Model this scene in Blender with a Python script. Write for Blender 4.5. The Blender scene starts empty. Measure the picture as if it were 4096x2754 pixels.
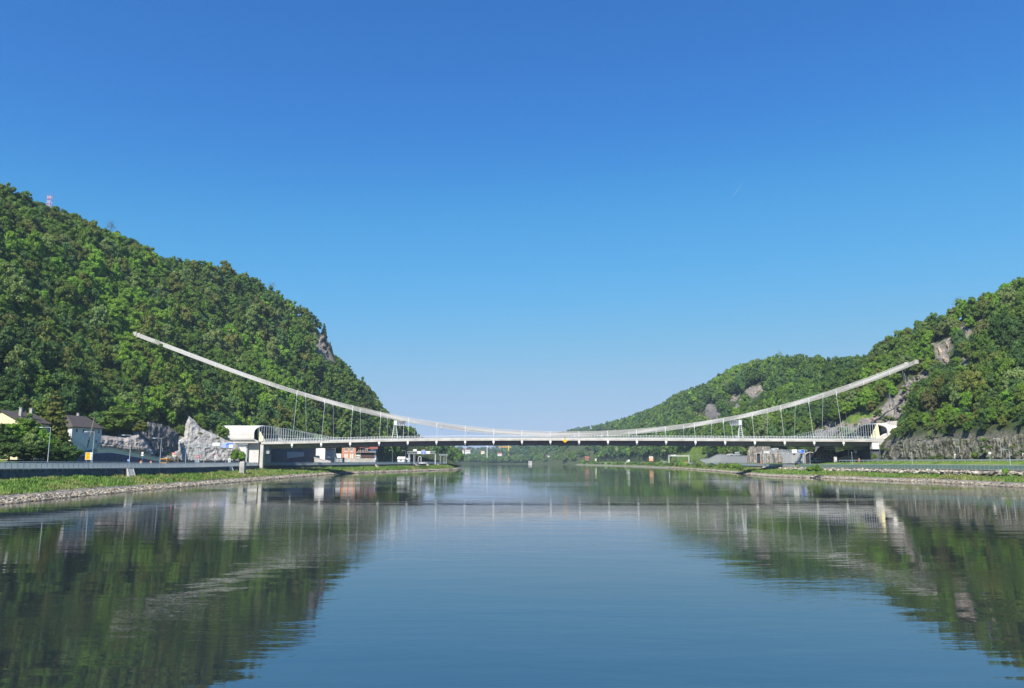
import bpy, math, random
import numpy as np
from mathutils import Vector, noise as mnoise
sc = bpy.context.scene
COL = sc.collection
# ---------------------------------------------------------------- camera
CAMZ = 6.5; FPX = 3050.0; TH = math.atan(470.0 / FPX)
CT, ST = math.cos(TH), math.sin(TH)
cd = bpy.data.cameras.new('camera'); cam = bpy.data.objects.new('camera', cd); COL.objects.link(cam)
cam.location = (0, 0, CAMZ); cam.rotation_euler = (math.pi / 2 + TH, 0, 0)
cd.sensor_width = 36; cd.lens = 36 * FPX / 4096; cd.clip_start = 0.5; cd.clip_end = 60000
sc.camera = cam
# ---------------------------------------------------------------- light
SUN_EL = math.radians(48); SUN_AZ = math.radians(20)   # azimuth measured from straight behind the camera towards the left
sdir = Vector((-math.sin(SUN_AZ) * math.cos(SUN_EL), -math.cos(SUN_AZ) * math.cos(SUN_EL), math.sin(SUN_EL)))
sl = bpy.data.lights.new('sun', 'SUN'); sun = bpy.data.objects.new('sun', sl); COL.objects.link(sun)
sl.energy = 4.9; sl.angle = math.radians(0.53); sl.color = (1.0, 0.95, 0.87)
sun.rotation_euler = sdir.to_track_quat('Z', 'Y').to_euler()
w = bpy.data.worlds.new('World'); sc.world = w; w.use_nodes = True
wn = w.node_tree.nodes; wl = w.node_tree.links
bg = wn['Background']; sky = wn.new('ShaderNodeTexSky'); sky.sky_type = 'NISHITA'
sky.sun_disc = False; sky.sun_elevation = SUN_EL; sky.sun_rotation = math.atan2(sdir.x, sdir.y)
sky.altitude = 250; sky.air_density = 1.0; sky.dust_density = 0.35; sky.ozone_density = 3.0
SKS = 0.13
# the clear sky's own colour over the river: tone curves per channel on the physical sky
sm1 = wn.new('ShaderNodeVectorMath'); sm1.operation = 'SCALE'; sm1.inputs['Scale'].default_value = SKS; wl.new(sky.outputs[0], sm1.inputs[0])
cv = wn.new('ShaderNodeRGBCurve'); wl.new(sm1.outputs[0], cv.inputs['Color']); cv.mapping.use_clip = False
for _i, _pts in enumerate(([(.14, .0215), (.17, .0275), (.227, .048), (.29, .070), (.365, .102), (.564, .184), (.708, .222), (1.0, .30)],
                           [(.219, .116), (.266, .145), (.356, .217), (.45, .261), (.556, .294), (.783, .330), (.889, .338), (1.0, .35)],
                           [(.397, .357), (.47, .410), (.604, .470), (.71, .502), (.831, .510), (.95, .485), (1.0, .48)])):
    _c = cv.mapping.curves[_i]; _c.points[1].location = _pts[-1]
    for _p in _pts[:-1]: _c.points.new(*_p)
cv.mapping.update()
cb3 = wn.new('ShaderNodeVectorMath'); cb3.operation = 'SCALE'; cb3.inputs['Scale'].default_value = 1 / SKS; wl.new(cv.outputs[0], cb3.inputs[0])
wl.new(cb3.outputs[0], bg.inputs[0]); bg.inputs[1].default_value = SKS
sc.view_settings.view_transform = 'Standard'; sc.view_settings.look = 'None'
sc.view_settings.exposure = 0.7; sc.view_settings.gamma = 1.0
sc.cycles.use_denoising = True
sc.cycles.max_bounces = 6; sc.cycles.diffuse_bounces = 2; sc.cycles.glossy_bounces = 3
sc.cycles.transparent_max_bounces = 8; sc.cycles.volume_bounces = 0; sc.cycles.caustics_reflective = False

# ---------------------------------------------------------------- pixel <-> world
def P(px, py, Y):
    u = px - 2048.0; v = 1377.0 - py
    dy = FPX * CT - v * ST; dz = FPX * ST + v * CT
    k = Y / dy
    return Vector((u * k, Y, CAMZ + dz * k))
def XZ(px, py, Y):
    p = P(px, py, Y); return p.x, p.z
def proj(x, y, z):
    d = y * CT + (z - CAMZ) * ST; u = x / d * FPX; v = (-y * ST + (z - CAMZ) * CT) / d * FPX
    return 2048 + u, 1377 - v, d
def inpoly(px, py, poly):
    c = False; n = len(poly); j = n - 1
    for i in range(n):
        xi, yi = poly[i]; xj, yj = poly[j]
        if (yi > py) != (yj > py) and px < (xj - xi) * (py - yi) / (yj - yi) + xi: c = not c
        j = i
    return c

# ---------------------------------------------------------------- helpers
def tag(o, label=None, cat=None, group=None, kind=None):
    if label: o['label'] = label
    if cat: o['category'] = cat
    if group: o['group'] = group
    if kind: o['kind'] = kind
    return o
def empty(name, loc, rz=0, label=None, cat=None, group=None):
    o = bpy.data.objects.new(name, None); COL.objects.link(o)
    o.location = loc; o.rotation_euler = (0, 0, rz); o.empty_display_size = 0.5
    return tag(o, label, cat, group)
class MB:
    def __init__(s): s.v = []; s.f = []
    def box(s, c, d, rz=0, rx=0):
        hx, hy, hz = d[0] / 2, d[1] / 2, d[2] / 2; b = len(s.v)
        cz, sz = math.cos(rz), math.sin(rz); cx_, sx_ = math.cos(rx), math.sin(rx)
        for z in (-hz, hz):
            for x, y in ((-hx, -hy), (hx, -hy), (hx, hy), (-hx, hy)):
                y2, z2 = y * cx_ - z * sx_, y * sx_ + z * cx_
                s.v.append((c[0] + x * cz - y2 * sz, c[1] + x * sz + y2 * cz, c[2] + z2))
        for q in ((0, 3, 2, 1), (4, 5, 6, 7), (0, 1, 5, 4), (1, 2, 6, 5), (2, 3, 7, 6), (3, 0, 4, 7)):
            s.f.append(tuple(b + i for i in q))
        return s
    def bb(s, x0, x1, y0, y1, z0, z1):
        return s.box(((x0 + x1) / 2, (y0 + y1) / 2, (z0 + z1) / 2), (abs(x1 - x0), abs(y1 - y0), abs(z1 - z0)))
    def hexa(s, pts):           # 8 points: bottom 4, top 4
        b = len(s.v); s.v += [tuple(p) for p in pts]
        for q in ((0, 3, 2, 1), (4, 5, 6, 7), (0, 1, 5, 4), (1, 2, 6, 5), (2, 3, 7, 6), (3, 0, 4, 7)):
            s.f.append(tuple(b + i for i in q))
        return s
    def tube(s, p0, p1, r0, r1=None, n=6):
        r1 = r0 if r1 is None else r1
        p0 = Vector(p0); p1 = Vector(p1); d = (p1 - p0)
        if d.length < 1e-6: return s
        d.normalize(); a = d.orthogonal().normalized(); b_ = d.cross(a); b = len(s.v)
        for p, r in ((p0, r0), (p1, r1)):
            for i in range(n):
                t = 2 * math.pi * i / n; s.v.append(tuple(p + (a * math.cos(t) + b_ * math.sin(t)) * r))
        for i in range(n):
            j = (i + 1) % n; s.f.append((b + i, b + j, b + n + j, b + n + i))
        s.f.append(tuple(b + n - 1 - i for i in range(n))); s.f.append(tuple(b + n + i for i in range(n)))
        return s
    def path(s, pts, r, n=5):
        pts = [Vector(p) for p in pts]; b = len(s.v)
        for k, p in enumerate(pts):
            d = (pts[min(k + 1, len(pts) - 1)] - pts[max(k - 1, 0)]).normalized()
            a = d.cross(Vector((0, 0, 1))); a = a.normalized() if a.length > 1e-4 else d.orthogonal().normalized()
            c = d.cross(a)
            for i in range(n):
                t = 2 * math.pi * i / n; s.v.append(tuple(p + (a * math.cos(t) + c * math.sin(t)) * r))
        for k in range(len(pts) - 1):
            for i in range(n):
                j = (i + 1) % n; q = b + k * n
                s.f.append((q + i, q + j, q + n + j, q + n + i))
        s.f.append(tuple(b + i for i in range(n))); e = b + (len(pts) - 1) * n
        s.f.append(tuple(e + n - 1 - i for i in range(n)))
        return s
    def prism(s, poly, a, b, axis='x'):    # poly in the plane normal to axis
        k = len(s.v); n = len(poly)
        for t in (a, b):
            for p, q in poly:
                s.v.append((t, p, q) if axis == 'x' else ((p, t, q) if axis == 'y' else (p, q, t)))
        for i in range(n):
            j = (i + 1) % n; s.f.append((k + i, k + j, k + n + j, k + n + i))
        s.f.append(tuple(k + i for i in range(n))); s.f.append(tuple(k + n + n - 1 - i for i in range(n)))
        return s
    def ribbon(s, pts, sec):    # sweep an open/closed section [(off, z)] along plan polyline pts (x,y,z)
        pts = [Vector(p) for p in pts]; b = len(s.v); m = len(sec)
        for k, p in enumerate(pts):
            d = pts[min(k + 1, len(pts) - 1)] - pts[max(k - 1, 0)]; d.z = 0; d.normalize()
            nrm = Vector((-d.y, d.x, 0))
            for o, z in sec: s.v.append((p.x + nrm.x * o, p.y + nrm.y * o, p.z + z))
        for k in range(len(pts) - 1):
            for i in range(m):
                j = (i + 1) % m; q = b + k * m
                s.f.append((q + i, q + j, q + m + j, q + m + i))
        s.f.append(tuple(b + i for i in range(m))); e = b + (len(pts) - 1) * m
        s.f.append(tuple(e + m - 1 - i for i in range(m)))
        return s
    def build(s, name, mat, parent=None, label=None, cat=None, group=None, kind=None, smooth=False, bevel=0, origin=None):
        me = bpy.data.meshes.new(name)
        v = s.v
        if origin is not None: v = [(a - origin[0], b - origin[1], c - origin[2]) for a, b, c in v]
        me.from_pydata(v, [], s.f); me.materials.append(mat)
        import bmesh
        bm = bmesh.new(); bm.from_mesh(me); bmesh.ops.recalc_face_normals(bm, faces=bm.faces); bm.to_mesh(me); bm.free()
        if smooth: me.polygons.foreach_set('use_smooth', [True] * len(me.polygons))
        o = bpy.data.objects.new(name, me); COL.objects.link(o)
        if origin is not None and parent is None: o.location = origin
        if parent: o.parent = parent
        if bevel:
            m = o.modifiers.new('b', 'BEVEL'); m.width = bevel; m.segments = 2
        return tag(o, label, cat, group, kind)
def np_mesh(name, V, F, mat, attr=None):
    """V (n,3), F (m,k) fast mesh; attr = (m*k or n colours)"""
    me = bpy.data.meshes.new(name); n = len(V); m, k = F.shape
    me.vertices.add(n); me.vertices.foreach_set('co', V.astype(np.float32).ravel())
    me.loops.add(m * k); me.loops.foreach_set('vertex_index', F.astype(np.int32).ravel())
    me.polygons.add(m); me.polygons.foreach_set('loop_start', np.arange(0, m * k, k, dtype=np.int32))
    me.update(calc_edges=True)
    if attr is not None:
        ca = me.color_attributes.new('tint', 'FLOAT_COLOR', 'POINT'); ca.data.foreach_set('color', attr.astype(np.float32).ravel())
    me.materials.append(mat); return me
def link(name, me, parent=None, **kw):
    o = bpy.data.objects.new(name, me); COL.objects.link(o)
    if parent: o.parent = parent
    return tag(o, **kw)
def copy_thing(root, loc, rz=None, scale=None, label=None, group=None, tint=None):
    r = root.copy(); COL.objects.link(r); r.location = loc
    if rz is not None: r.rotation_euler = (0, 0, rz)
    if scale is not None: r.scale = scale
    if label: r['label'] = label
    if group: r['group'] = group
    if tint: r.color = tint
    for ch in root.children:
        c = ch.copy(); COL.objects.link(c); c.parent = r
        if tint: c.color = tint
        for g in ch.children:
            d = g.copy(); COL.objects.link(d); d.parent = c
    return r

# ---------------------------------------------------------------- materials
MATS = {}
def mat(name, col, rough=0.8, var=0.0, vscale=1.0, metal=0.0, bump=0.0, bscale=3.0, spec=0.3, col2=None, detail=4):
    if name in MATS: return MATS[name]
    m = bpy.data.materials.new(name); m.use_nodes = True; nt = m.node_tree; b = nt.nodes['Principled BSDF']
    b.inputs['Roughness'].default_value = rough; b.inputs['Metallic'].default_value = metal
    b.inputs['Specular IOR Level'].default_value = spec
    b.inputs['Base Color'].default_value = (*col, 1)
    if var or bump:
        tc = nt.nodes.new('ShaderNodeTexCoord'); nz = nt.nodes.new('ShaderNodeTexNoise')
        nz.inputs['Scale'].default_value = vscale; nz.inputs['Detail'].default_value = detail
        nt.links.new(tc.outputs['Object'], nz.inputs['Vector'])
        if var:
            cr = nt.nodes.new('ShaderNodeValToRGB'); cr.color_ramp.elements[0].position = 0.3; cr.color_ramp.elements[1].position = 0.72
            c2 = col2 or tuple(min(1, c * (1 + var)) for c in col)
            cr.color_ramp.elements[0].color = (*[c * (1 - var) for c in col], 1) if not col2 else (*col, 1)
            cr.color_ramp.elements[1].color = (*c2, 1)
            nt.links.new(nz.outputs['Fac'], cr.inputs[0]); nt.links.new(cr.outputs[0], b.inputs['Base Color'])
        if bump:
            n2 = nt.nodes.new('ShaderNodeTexNoise'); n2.inputs['Scale'].default_value = bscale; n2.inputs['Detail'].default_value = 6
            nt.links.new(tc.outputs['Object'], n2.inputs['Vector'])
            bp = nt.nodes.new('ShaderNodeBump'); bp.inputs['Strength'].default_value = 1; bp.inputs['Distance'].default_value = bump
            nt.links.new(n2.outputs['Fac'], bp.inputs['Height']); nt.links.new(bp.outputs[0], b.inputs['Normal'])
    MATS[name] = m; return m
CONC = mat('concrete_light', (0.41, 0.39, 0.355), 0.85, 0.25, 0.35, bump=0.02, bscale=2)
CONCP = mat('concrete_pale', (0.49, 0.465, 0.43), 0.85, 0.2, 0.25, bump=0.02, bscale=2)
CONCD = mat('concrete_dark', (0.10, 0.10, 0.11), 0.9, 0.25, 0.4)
WHITE = mat('white_paint', (0.70, 0.69, 0.665), 0.5, 0.1, 0.4)
STEELW = mat('pale_steel', (0.62, 0.64, 0.65), 0.45)
GALV = mat('galvanised_steel', (0.44, 0.48, 0.50), 0.45, 0.12, 1.5, metal=0.25)
GIRD = mat('dark_girder_paint', (0.27, 0.25, 0.29), 0.6, 0.2, 0.3)
ROPE = mat('zinc_rope', (0.48, 0.47, 0.455), 0.5, 0.08, 3.0)
DARKM = mat('dark_metal', (0.05, 0.055, 0.065), 0.5)
ASPH = mat('asphalt', (0.06, 0.06, 0.063), 0.9, 0.2, 0.6)
YELW = mat('yellow_cream_paint', (0.83, 0.76, 0.45), 0.7, 0.05)
BLUE = mat('sign_blue', (0.02, 0.13, 0.55), 0.4)
WSIGN = mat('sign_white', (0.82, 0.82, 0.82), 0.4)
RED = mat('sign_red', (0.60, 0.02, 0.03), 0.4)
ORANGE = mat('orange_plastic', (0.80, 0.25, 0.03), 0.5)
AMBER = mat('sign_amber', (0.85, 0.42, 0.01), 0.4)
BLACK = mat('black_rubber', (0.02, 0.02, 0.02), 0.7)
GLASS = mat('dark_window_glass', (0.03, 0.04, 0.05), 0.08, spec=0.8)
WOODD = mat('dark_brown_wood', (0.07, 0.035, 0.025), 0.7, 0.3, 2)
WOODG = mat('weathered_wood', (0.22, 0.18, 0.14), 0.8, 0.25, 2)
BARK = mat('bark', (0.10, 0.08, 0.06), 0.9, 0.3, 3)
def foliage(name, inst):
    m = bpy.data.materials.new(name); m.use_nodes = True; nt = m.node_tree; nd = nt.nodes; b = nd['Principled BSDF']
    if inst:
        oi = nd.new('ShaderNodeObjectInfo'); src = oi.outputs['Color']
    else:
        a = nd.new('ShaderNodeAttribute'); a.attribute_name = 'tint'; src = a.outputs['Color']
    tc = nd.new('ShaderNodeNewGeometry'); nz = nd.new('ShaderNodeTexNoise'); nz.inputs['Scale'].default_value = 0.55; nz.inputs['Detail'].default_value = 3
    nt.links.new(tc.outputs['Position'], nz.inputs['Vector'])
    mr = nd.new('ShaderNodeMapRange'); mr.inputs['From Min'].default_value = 0.3; mr.inputs['From Max'].default_value = 0.7
    mr.inputs['To Min'].default_value = 0.80; mr.inputs['To Max'].default_value = 1.22
    nt.links.new(nz.outputs['Fac'], mr.inputs['Value'])
    mx = nd.new('ShaderNodeVectorMath'); mx.operation = 'SCALE'
    nt.links.new(src, mx.inputs[0]); nt.links.new(mr.outputs[0], mx.inputs['Scale'])
    nt.links.new(mx.outputs[0], b.inputs['Base Color'])
    b.inputs['Roughness'].default_value = 0.65; b.inputs['Specular IOR Level'].default_value = 0.25
    tr = nd.new('ShaderNodeBsdfTranslucent'); ad = nd.new('ShaderNodeMixShader'); ad.inputs[0].default_value = 0.40
    nt.links.new(mx.outputs[0], tr.inputs[0]); nt.links.new(b.outputs[0], ad.inputs[1]); nt.links.new(tr.outputs[0], ad.inputs[2])
    nt.links.new(ad.outputs[0], nd['Material Output'].inputs[0])
    return m
FOL_I = foliage('leaves', True); FOL_M = foliage('forest_leaves', False)

def terrain_mat():
    m = bpy.data.materials.new('terrain'); m.use_nodes = True; nt = m.node_tree; nd = nt.nodes; L = nt.links; b = nd['Principled BSDF']
    a = nd.new('ShaderNodeAttribute'); a.attribute_name = 'tint'; sp = nd.new('ShaderNodeSeparateColor'); L.new(a.outputs['Color'], sp.inputs[0])
    tc = nd.new('ShaderNodeTexCoord')
    def noise(s, d=5, dist=0):
        n = nd.new('ShaderNodeTexNoise'); n.inputs['Scale'].default_value = s; n.inputs['Detail'].default_value = d
        n.inputs['Distortion'].default_value = dist; L.new(tc.outputs['Object'], n.inputs['Vector']); return n.outputs['Fac']
    def ramp(src, cols):
        r = nd.new('ShaderNodeValToRGB'); e = r.color_ramp.elements
        while len(e) < len(cols): e.new(0.5)
        for k, (p, c) in enumerate(cols): e[k].position = p; e[k].color = (*c, 1)
        L.new(src, r.inputs[0]); return r.outputs[0]
    n1 = noise(0.25); n2 = noise(0.9, 8, 1.0)
    soil = ramp(n1, [(0.35, (0.030, 0.045, 0.016)), (0.55, (0.055, 0.075, 0.025)), (0.7, (0.10, 0.085, 0.05))])
    rock = ramp(n2, [(0.3, (0.085, 0.078, 0.075)), (0.5, (0.20, 0.18, 0.165)), (0.72, (0.36, 0.31, 0.26))])
    shot = ramp(n2, [(0.25, (0.30, 0.29, 0.28)), (0.5, (0.44, 0.42, 0.40)), (0.7, (0.55, 0.53, 0.51))])
    gras = ramp(n1, [(0.32, (0.075, 0.125, 0.022)), (0.5, (0.12, 0.19, 0.03)), (0.72, (0.19, 0.20, 0.06))])
    def mix(f, c1, c2):
        x = nd.new('ShaderNodeMix'); x.data_type = 'RGBA'; L.new(f, x.inputs[0]); L.new(c1, x.inputs[6]); L.new(c2, x.inputs[7]); return x.outputs[2]
    c = mix(sp.outputs[0], soil, rock); c = mix(sp.outputs[1], c, shot); c = mix(sp.outputs[2], c, gras)
    L.new(c, b.inputs['Base Color']); b.inputs['Roughness'].default_value = 0.95; b.inputs['Specular IOR Level'].default_value = 0.1
    bp = nd.new('ShaderNodeBump'); bp.inputs['Distance'].default_value = 0.5; bp.inputs['Strength'].default_value = 0.8
    L.new(n2, bp.inputs['Height']); L.new(bp.outputs[0], b.inputs['Normal'])
    return m
TERR = terrain_mat()
# ---------------------------------------------------------------- terrain tables
def tab(rows):
    a = np.array(rows, float); return lambda y: np.array([np.interp(y, a[:, 0], a[:, k]) for k in range(1, a.shape[1])])
def skyl(rows, dz):
    out = []
    for px, py, Y in rows:
        x, z = XZ(px, py, Y); out.append((Y, x, max(z - dz, 8.5)))
    return out
Lcr = [(-60, -330, 120), (150, -300, 125), (250, -290, 132), (330, -280, 137)] + skyl([
    (0, 750, 400), (190, 815, 425), (300, 860, 445), (400, 905, 460), (560, 985, 490), (700, 1040, 520), (880, 1062, 560), (1000, 1105, 585),
    (1060, 1140, 600), (1160, 1210, 622), (1250, 1250, 640), (1305, 1330, 650), (1335, 1430, 660), (1400, 1478, 675), (1480, 1550, 690),
    (1530, 1625, 700), (1600, 1680, 720), (1690, 1755, 760)], 8) + [(820, -120, 10), (900, -150, 9), (1520, -220, 9)]
LT = tab([(Y, s, wx, wz0, wz1) for Y, s, wx, wz0, wz1 in [
    (-60, -62, -98, 3.2, 5.0), (60, -72, -100, 3.1, 5.0), (117, -78, -102, 3.0, 4.9), (150, -82, -102, 3.0, 4.9), (215, -86, -97.5, 2.9, 4.65), (240, -87, -98.5, 2.9, 4.6), (271, -88, -104, 2.85, 4.55), (317, -90, -112, 2.7, 4.5), (360, -91, -121, 2.5, 4.4),
    (388, -90.5, -128, 2.4, 4.4), (400, -90, -126, 2.4, 4.4), (415, -89, -121, 2.5, 4.4), (432, -86, -113, 2.7, 4.4), (465, -79, -97, 3, 4.5), (500, -72, -81, 3.2, 4.6), (560, -58, -69, 3.3, 4.7), (605, -45, -60, 3.3, 4.8), (628, -43, -54, 3.2, 4.8), (655, -56, -62, 3.2, 4.8), (720, -68, -74, 2.5, 4), (800, -68, -74, 2, 3), (900, -61, -68, 2, 3), (1000, -65, -72, 2, 3), (1300, -88, -95, 2, 3), (1520, -120, -126, 2, 3)]])
LF = tab([(-60, -166, 11), (230, -168, 12), (275, -166, 12), (300, -158, 9), (320, -159, 7), (345, -163, 5.5), (362, -160, 4.8), (388, -140, 4.6), (412, -140, 4.6), (425, -144, 5), (470, -127, 6.0), (505, -130, 6.5), (575, -129, 6.5), (600, -110, 6.5), (650, -98, 6), (720, -105, 6), (800, -112, 5), (1000, -130, 5), (1520, -160, 5)])
LC = tab(Lcr)
Rcr = [(-60, 280, 60), (200, 262, 70), (300, 256, 78)] + skyl([(4096, 1128, 380), (4000, 1162, 400), (3900, 1195, 415), (3790, 1250, 430), (3660, 1300, 450),
    (3540, 1380, 470), (3480, 1425, 490), (3400, 1445, 600), (3300, 1445, 650), (3170, 1430, 720), (3050, 1440, 800), (2980, 1462, 860), (2900, 1490, 930),
    (2830, 1540, 1000), (2780, 1560, 1060), (2700, 1582, 1150), (2650, 1628, 1250), (2560, 1657, 1500)], 8)
RT = tab([(-60, 150, 164, 4.0), (100, 136, 152, 4.0), (193, 128, 143.5, 4.0), (218, 131, 143, 4.0), (250, 133.5, 141, 4.0), (254, 128, 140.5, 4.0), (300, 122, 138, 3.9), (340, 112, 137, 3.8), (385, 118, 138, 3.8), (412, 122, 140, 3.8), (500, 135, 149, 3.9),
    (546, 140, 152, 4.0), (700, 152, 161, 4.2), (734, 154, 163, 4.3), (1072, 157, 168, 4.5), (1300, 140, 152, 4.5), (1543, 126, 140, 4.5)])
RF = tab([(-60, 186, 7), (200, 170, 7.2), (340, 170, 7.2), (368, 180, 6), (383, 195, 4.6), (414, 195, 4.6), (428, 184, 5), (470, 181, 5.5), (560, 176, 5.5), (680, 171, 5.3), (760, 182, 5.5), (1072, 190, 6), (1300, 176, 6), (1543, 165, 6)])
RC = tab(Rcr)
def fbm(x, y, s, o=4):
    return mnoise.fractal(Vector((x * s, y * s, 3.7)), 1.0, 2.0, o)
def hill(side, Y, t, rough=1.0):
    if side < 0: fx, fz = LF(Y); cx, cz = LC(Y); p = 0.92
    else: fx, fz = RF(Y); cx, cz = RC(Y); p = 0.78
    n = fbm(fx + (cx - fx) * t, Y, 0.02, 3) * 9 * min(1, t * 4) * (1 - 0.6 * t) if t > 0 else 0
    if t <= 1:
        e = t ** p
        if side > 0 and Y < 372:      # the steep cut rock face behind the right-hand road
            w_ = min(1, (372 - Y) / 12.0)
            e2 = np.interp(t, [0, 0.03, 0.1, 0.25, 1], [0, 0.16, 0.22, 0.34, 1]); e = e * (1 - w_) + e2 * w_
        z = fz + (cz - fz) * e + n * 0.5
    else: z = cz - (t - 1) * 10 + n * 0.5
    if side < 0: z -= 11 * math.exp(-((Y - 380) / 38) ** 2 - ((t - 0.42) / 0.22) ** 2)
    return fx + (cx - fx) * t, z
# zones painted by place: polygons seen from the camera, applied to the surface that stands there
ROCKP = [[(3838, 1300), (3860, 1284), (3884, 1290), (3880, 1330), (3866, 1362), (3845, 1356), (3850, 1325)],
         [(3650, 1500), (3720, 1480), (3710, 1530), (3640, 1560), (3600, 1650), (3560, 1700), (3500, 1720), (3430, 1730), (3330, 1745), (3230, 1745), (3290, 1700), (3420, 1680), (3500, 1650), (3570, 1600), (3600, 1560)],
         [(3560, 1760), (3600, 1762), (3700, 1760), (3800, 1750), (3900, 1745), (4000, 1760), (4096, 1765), (4200, 1770), (4200, 1850), (3540, 1850), (3545, 1790)],
         [(2820, 1625), (2850, 1612), (2885, 1660), (2870, 1682), (2818, 1682)], [(2905, 1590), (2960, 1575), (2945, 1600), (2920, 1610)],
         [(2990, 1555), (3045, 1530), (3055, 1560), (3010, 1592), (2985, 1580)], [(2775, 1640), (2800, 1635), (2800, 1655), (2780, 1655)], [(2950, 1620), (2968, 1618), (2960, 1640), (2945, 1640)],
         [(1250, 1330), (1305, 1345), (1320, 1410), (1330, 1440), (1290, 1440), (1262, 1380)],
         [(565, 1700), (600, 1690), (660, 1710), (700, 1720), (690, 1790), (620, 1812), (575, 1800)],
         [(2990, 1790), (3060, 1770), (3060, 1850), (2995, 1850)], [(3100, 1800), (3140, 1800), (3140, 1850), (3060, 1850)], [(3260, 1780), (3330, 1790), (3330, 1850), (3255, 1850)],
         [(300, 1528), (420, 1522), (430, 1545), (310, 1548)]]
ROCKX = [[(3903, 1276), (3926, 1274), (3928, 1308), (3910, 1310)], [(3776, 1360), (3795, 1345), (3812, 1352), (3806, 1400), (3790, 1420), (3780, 1400)], [(3733, 1380), (3765, 1372), (3785, 1410), (3802, 1440), (3796, 1464), (3770, 1462), (3750, 1425)], [(3846, 1430), (3866, 1436), (3878, 1470), (3860, 1482)]]
ROCKP += ROCKX
SHOTP = [[(688, 1852), (700, 1772), (738, 1745), (742, 1690), (757, 1664), (790, 1700), (830, 1725), (880, 1745), (920, 1770), (985, 1785), (1060, 1785), (1060, 1860), (688, 1860)],
         [(385, 1740), (430, 1742), (500, 1752), (560, 1735), (590, 1790), (585, 1812), (500, 1810), (400, 1795), (380, 1785)]]
CLEARP = [[(3505, 1680), (3592, 1683), (3588, 1720), (3550, 1760), (3522, 1795), (3505, 1795)], [(290, 1665), (480, 1745), (560, 1735), (700, 1700), (757, 1655), (900, 1735), (1000, 1775), (1000, 1860), (250, 1860)],
          [(2650, 1850), (2780, 1788), (2830, 1790), (2800, 1830), (2800, 1860), (2650, 1860)]]
GRASSP = [[(2640, 1850), (2790, 1785), (2860, 1790), (2800, 1850)], [(3640, 1735), (3720, 1728), (3780, 1738), (3740, 1752), (3660, 1754)],
          [(3330, 1700), (3460, 1640), (3500, 1660), (3420, 1690)]]
def zone(x, y, z):
    px, py, d = proj(x, y, z)
    j = 10 * fbm(x, y, 0.12, 3)
    r = any(inpoly(px + j, py + j, q) for q in ROCKP); s_ = any(inpoly(px + j * 0.3, py, q) for q in SHOTP); g = any(inpoly(px + j, py + j, q) for q in GRASSP)
    return r, s_, g
FARCLEAR = [(1834, 1886, 1790, 2500), (1918, 1943, 1795, 2400), (1985, 2014, 1806, 2250), (2178, 2204, 1812, 1885), (2335, 2362, 1820, 1485), (2374, 2392, 1822, 1405), (2110, 2133, 1840, 1890), (2590, 2618, 1820, 905), (2020, 2045, 1780, 2305)]
def blocked(x, y, z, h=4):
    for dz, Q in ((0, ROCKP + SHOTP + CLEARP + GRASSP), (h, ROCKP + SHOTP), (h * 1.7, ROCKP[:1] + ROCKP[3:8] + ROCKX)):
        px, py, d = proj(x, y, z + dz)
        for q in Q:
            if inpoly(px, py, q): return True
    return False
def grid_mesh(name, rows, cols_attr, **kw):
    V = np.array([p for r in rows for p in r]); n = len(rows[0]); m = len(rows)
    i = np.arange(m - 1)[:, None] * n + np.arange(n - 1)[None, :]
    F = np.stack([i, i + 1, i + n + 1, i + n], -1).reshape(-1, 4)
    me = np_mesh(name, V, F, TERR, np.array([c for r in cols_attr for c in r]))
    import bmesh
    bm = bmesh.new(); bm.from_mesh(me)
    if sum(f.normal.z for f in bm.faces) < 0: bmesh.ops.reverse_faces(bm, faces=bm.faces)
    bm.to_mesh(me); bm.free()
    return link(name, me, **kw)
YL = np.concatenate([np.arange(-60, 140, 10), np.arange(140, 460, 2.5), np.arange(460, 800, 4), np.arange(800, 1521, 20)])
YR = np.concatenate([np.arange(-60, 180, 10), np.arange(180, 500, 2.5), np.arange(500, 800, 5), np.arange(800, 1560, 12)])
TS = np.concatenate([np.linspace(0, 1, 64), [1.1, 1.4, 2.0, 3.0]])
GR = (0, 0, 1, 1); SO = (0, 0, 0, 1); RK = (1, 0, 0, 1); SH = (0, 1, 0, 1)
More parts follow.
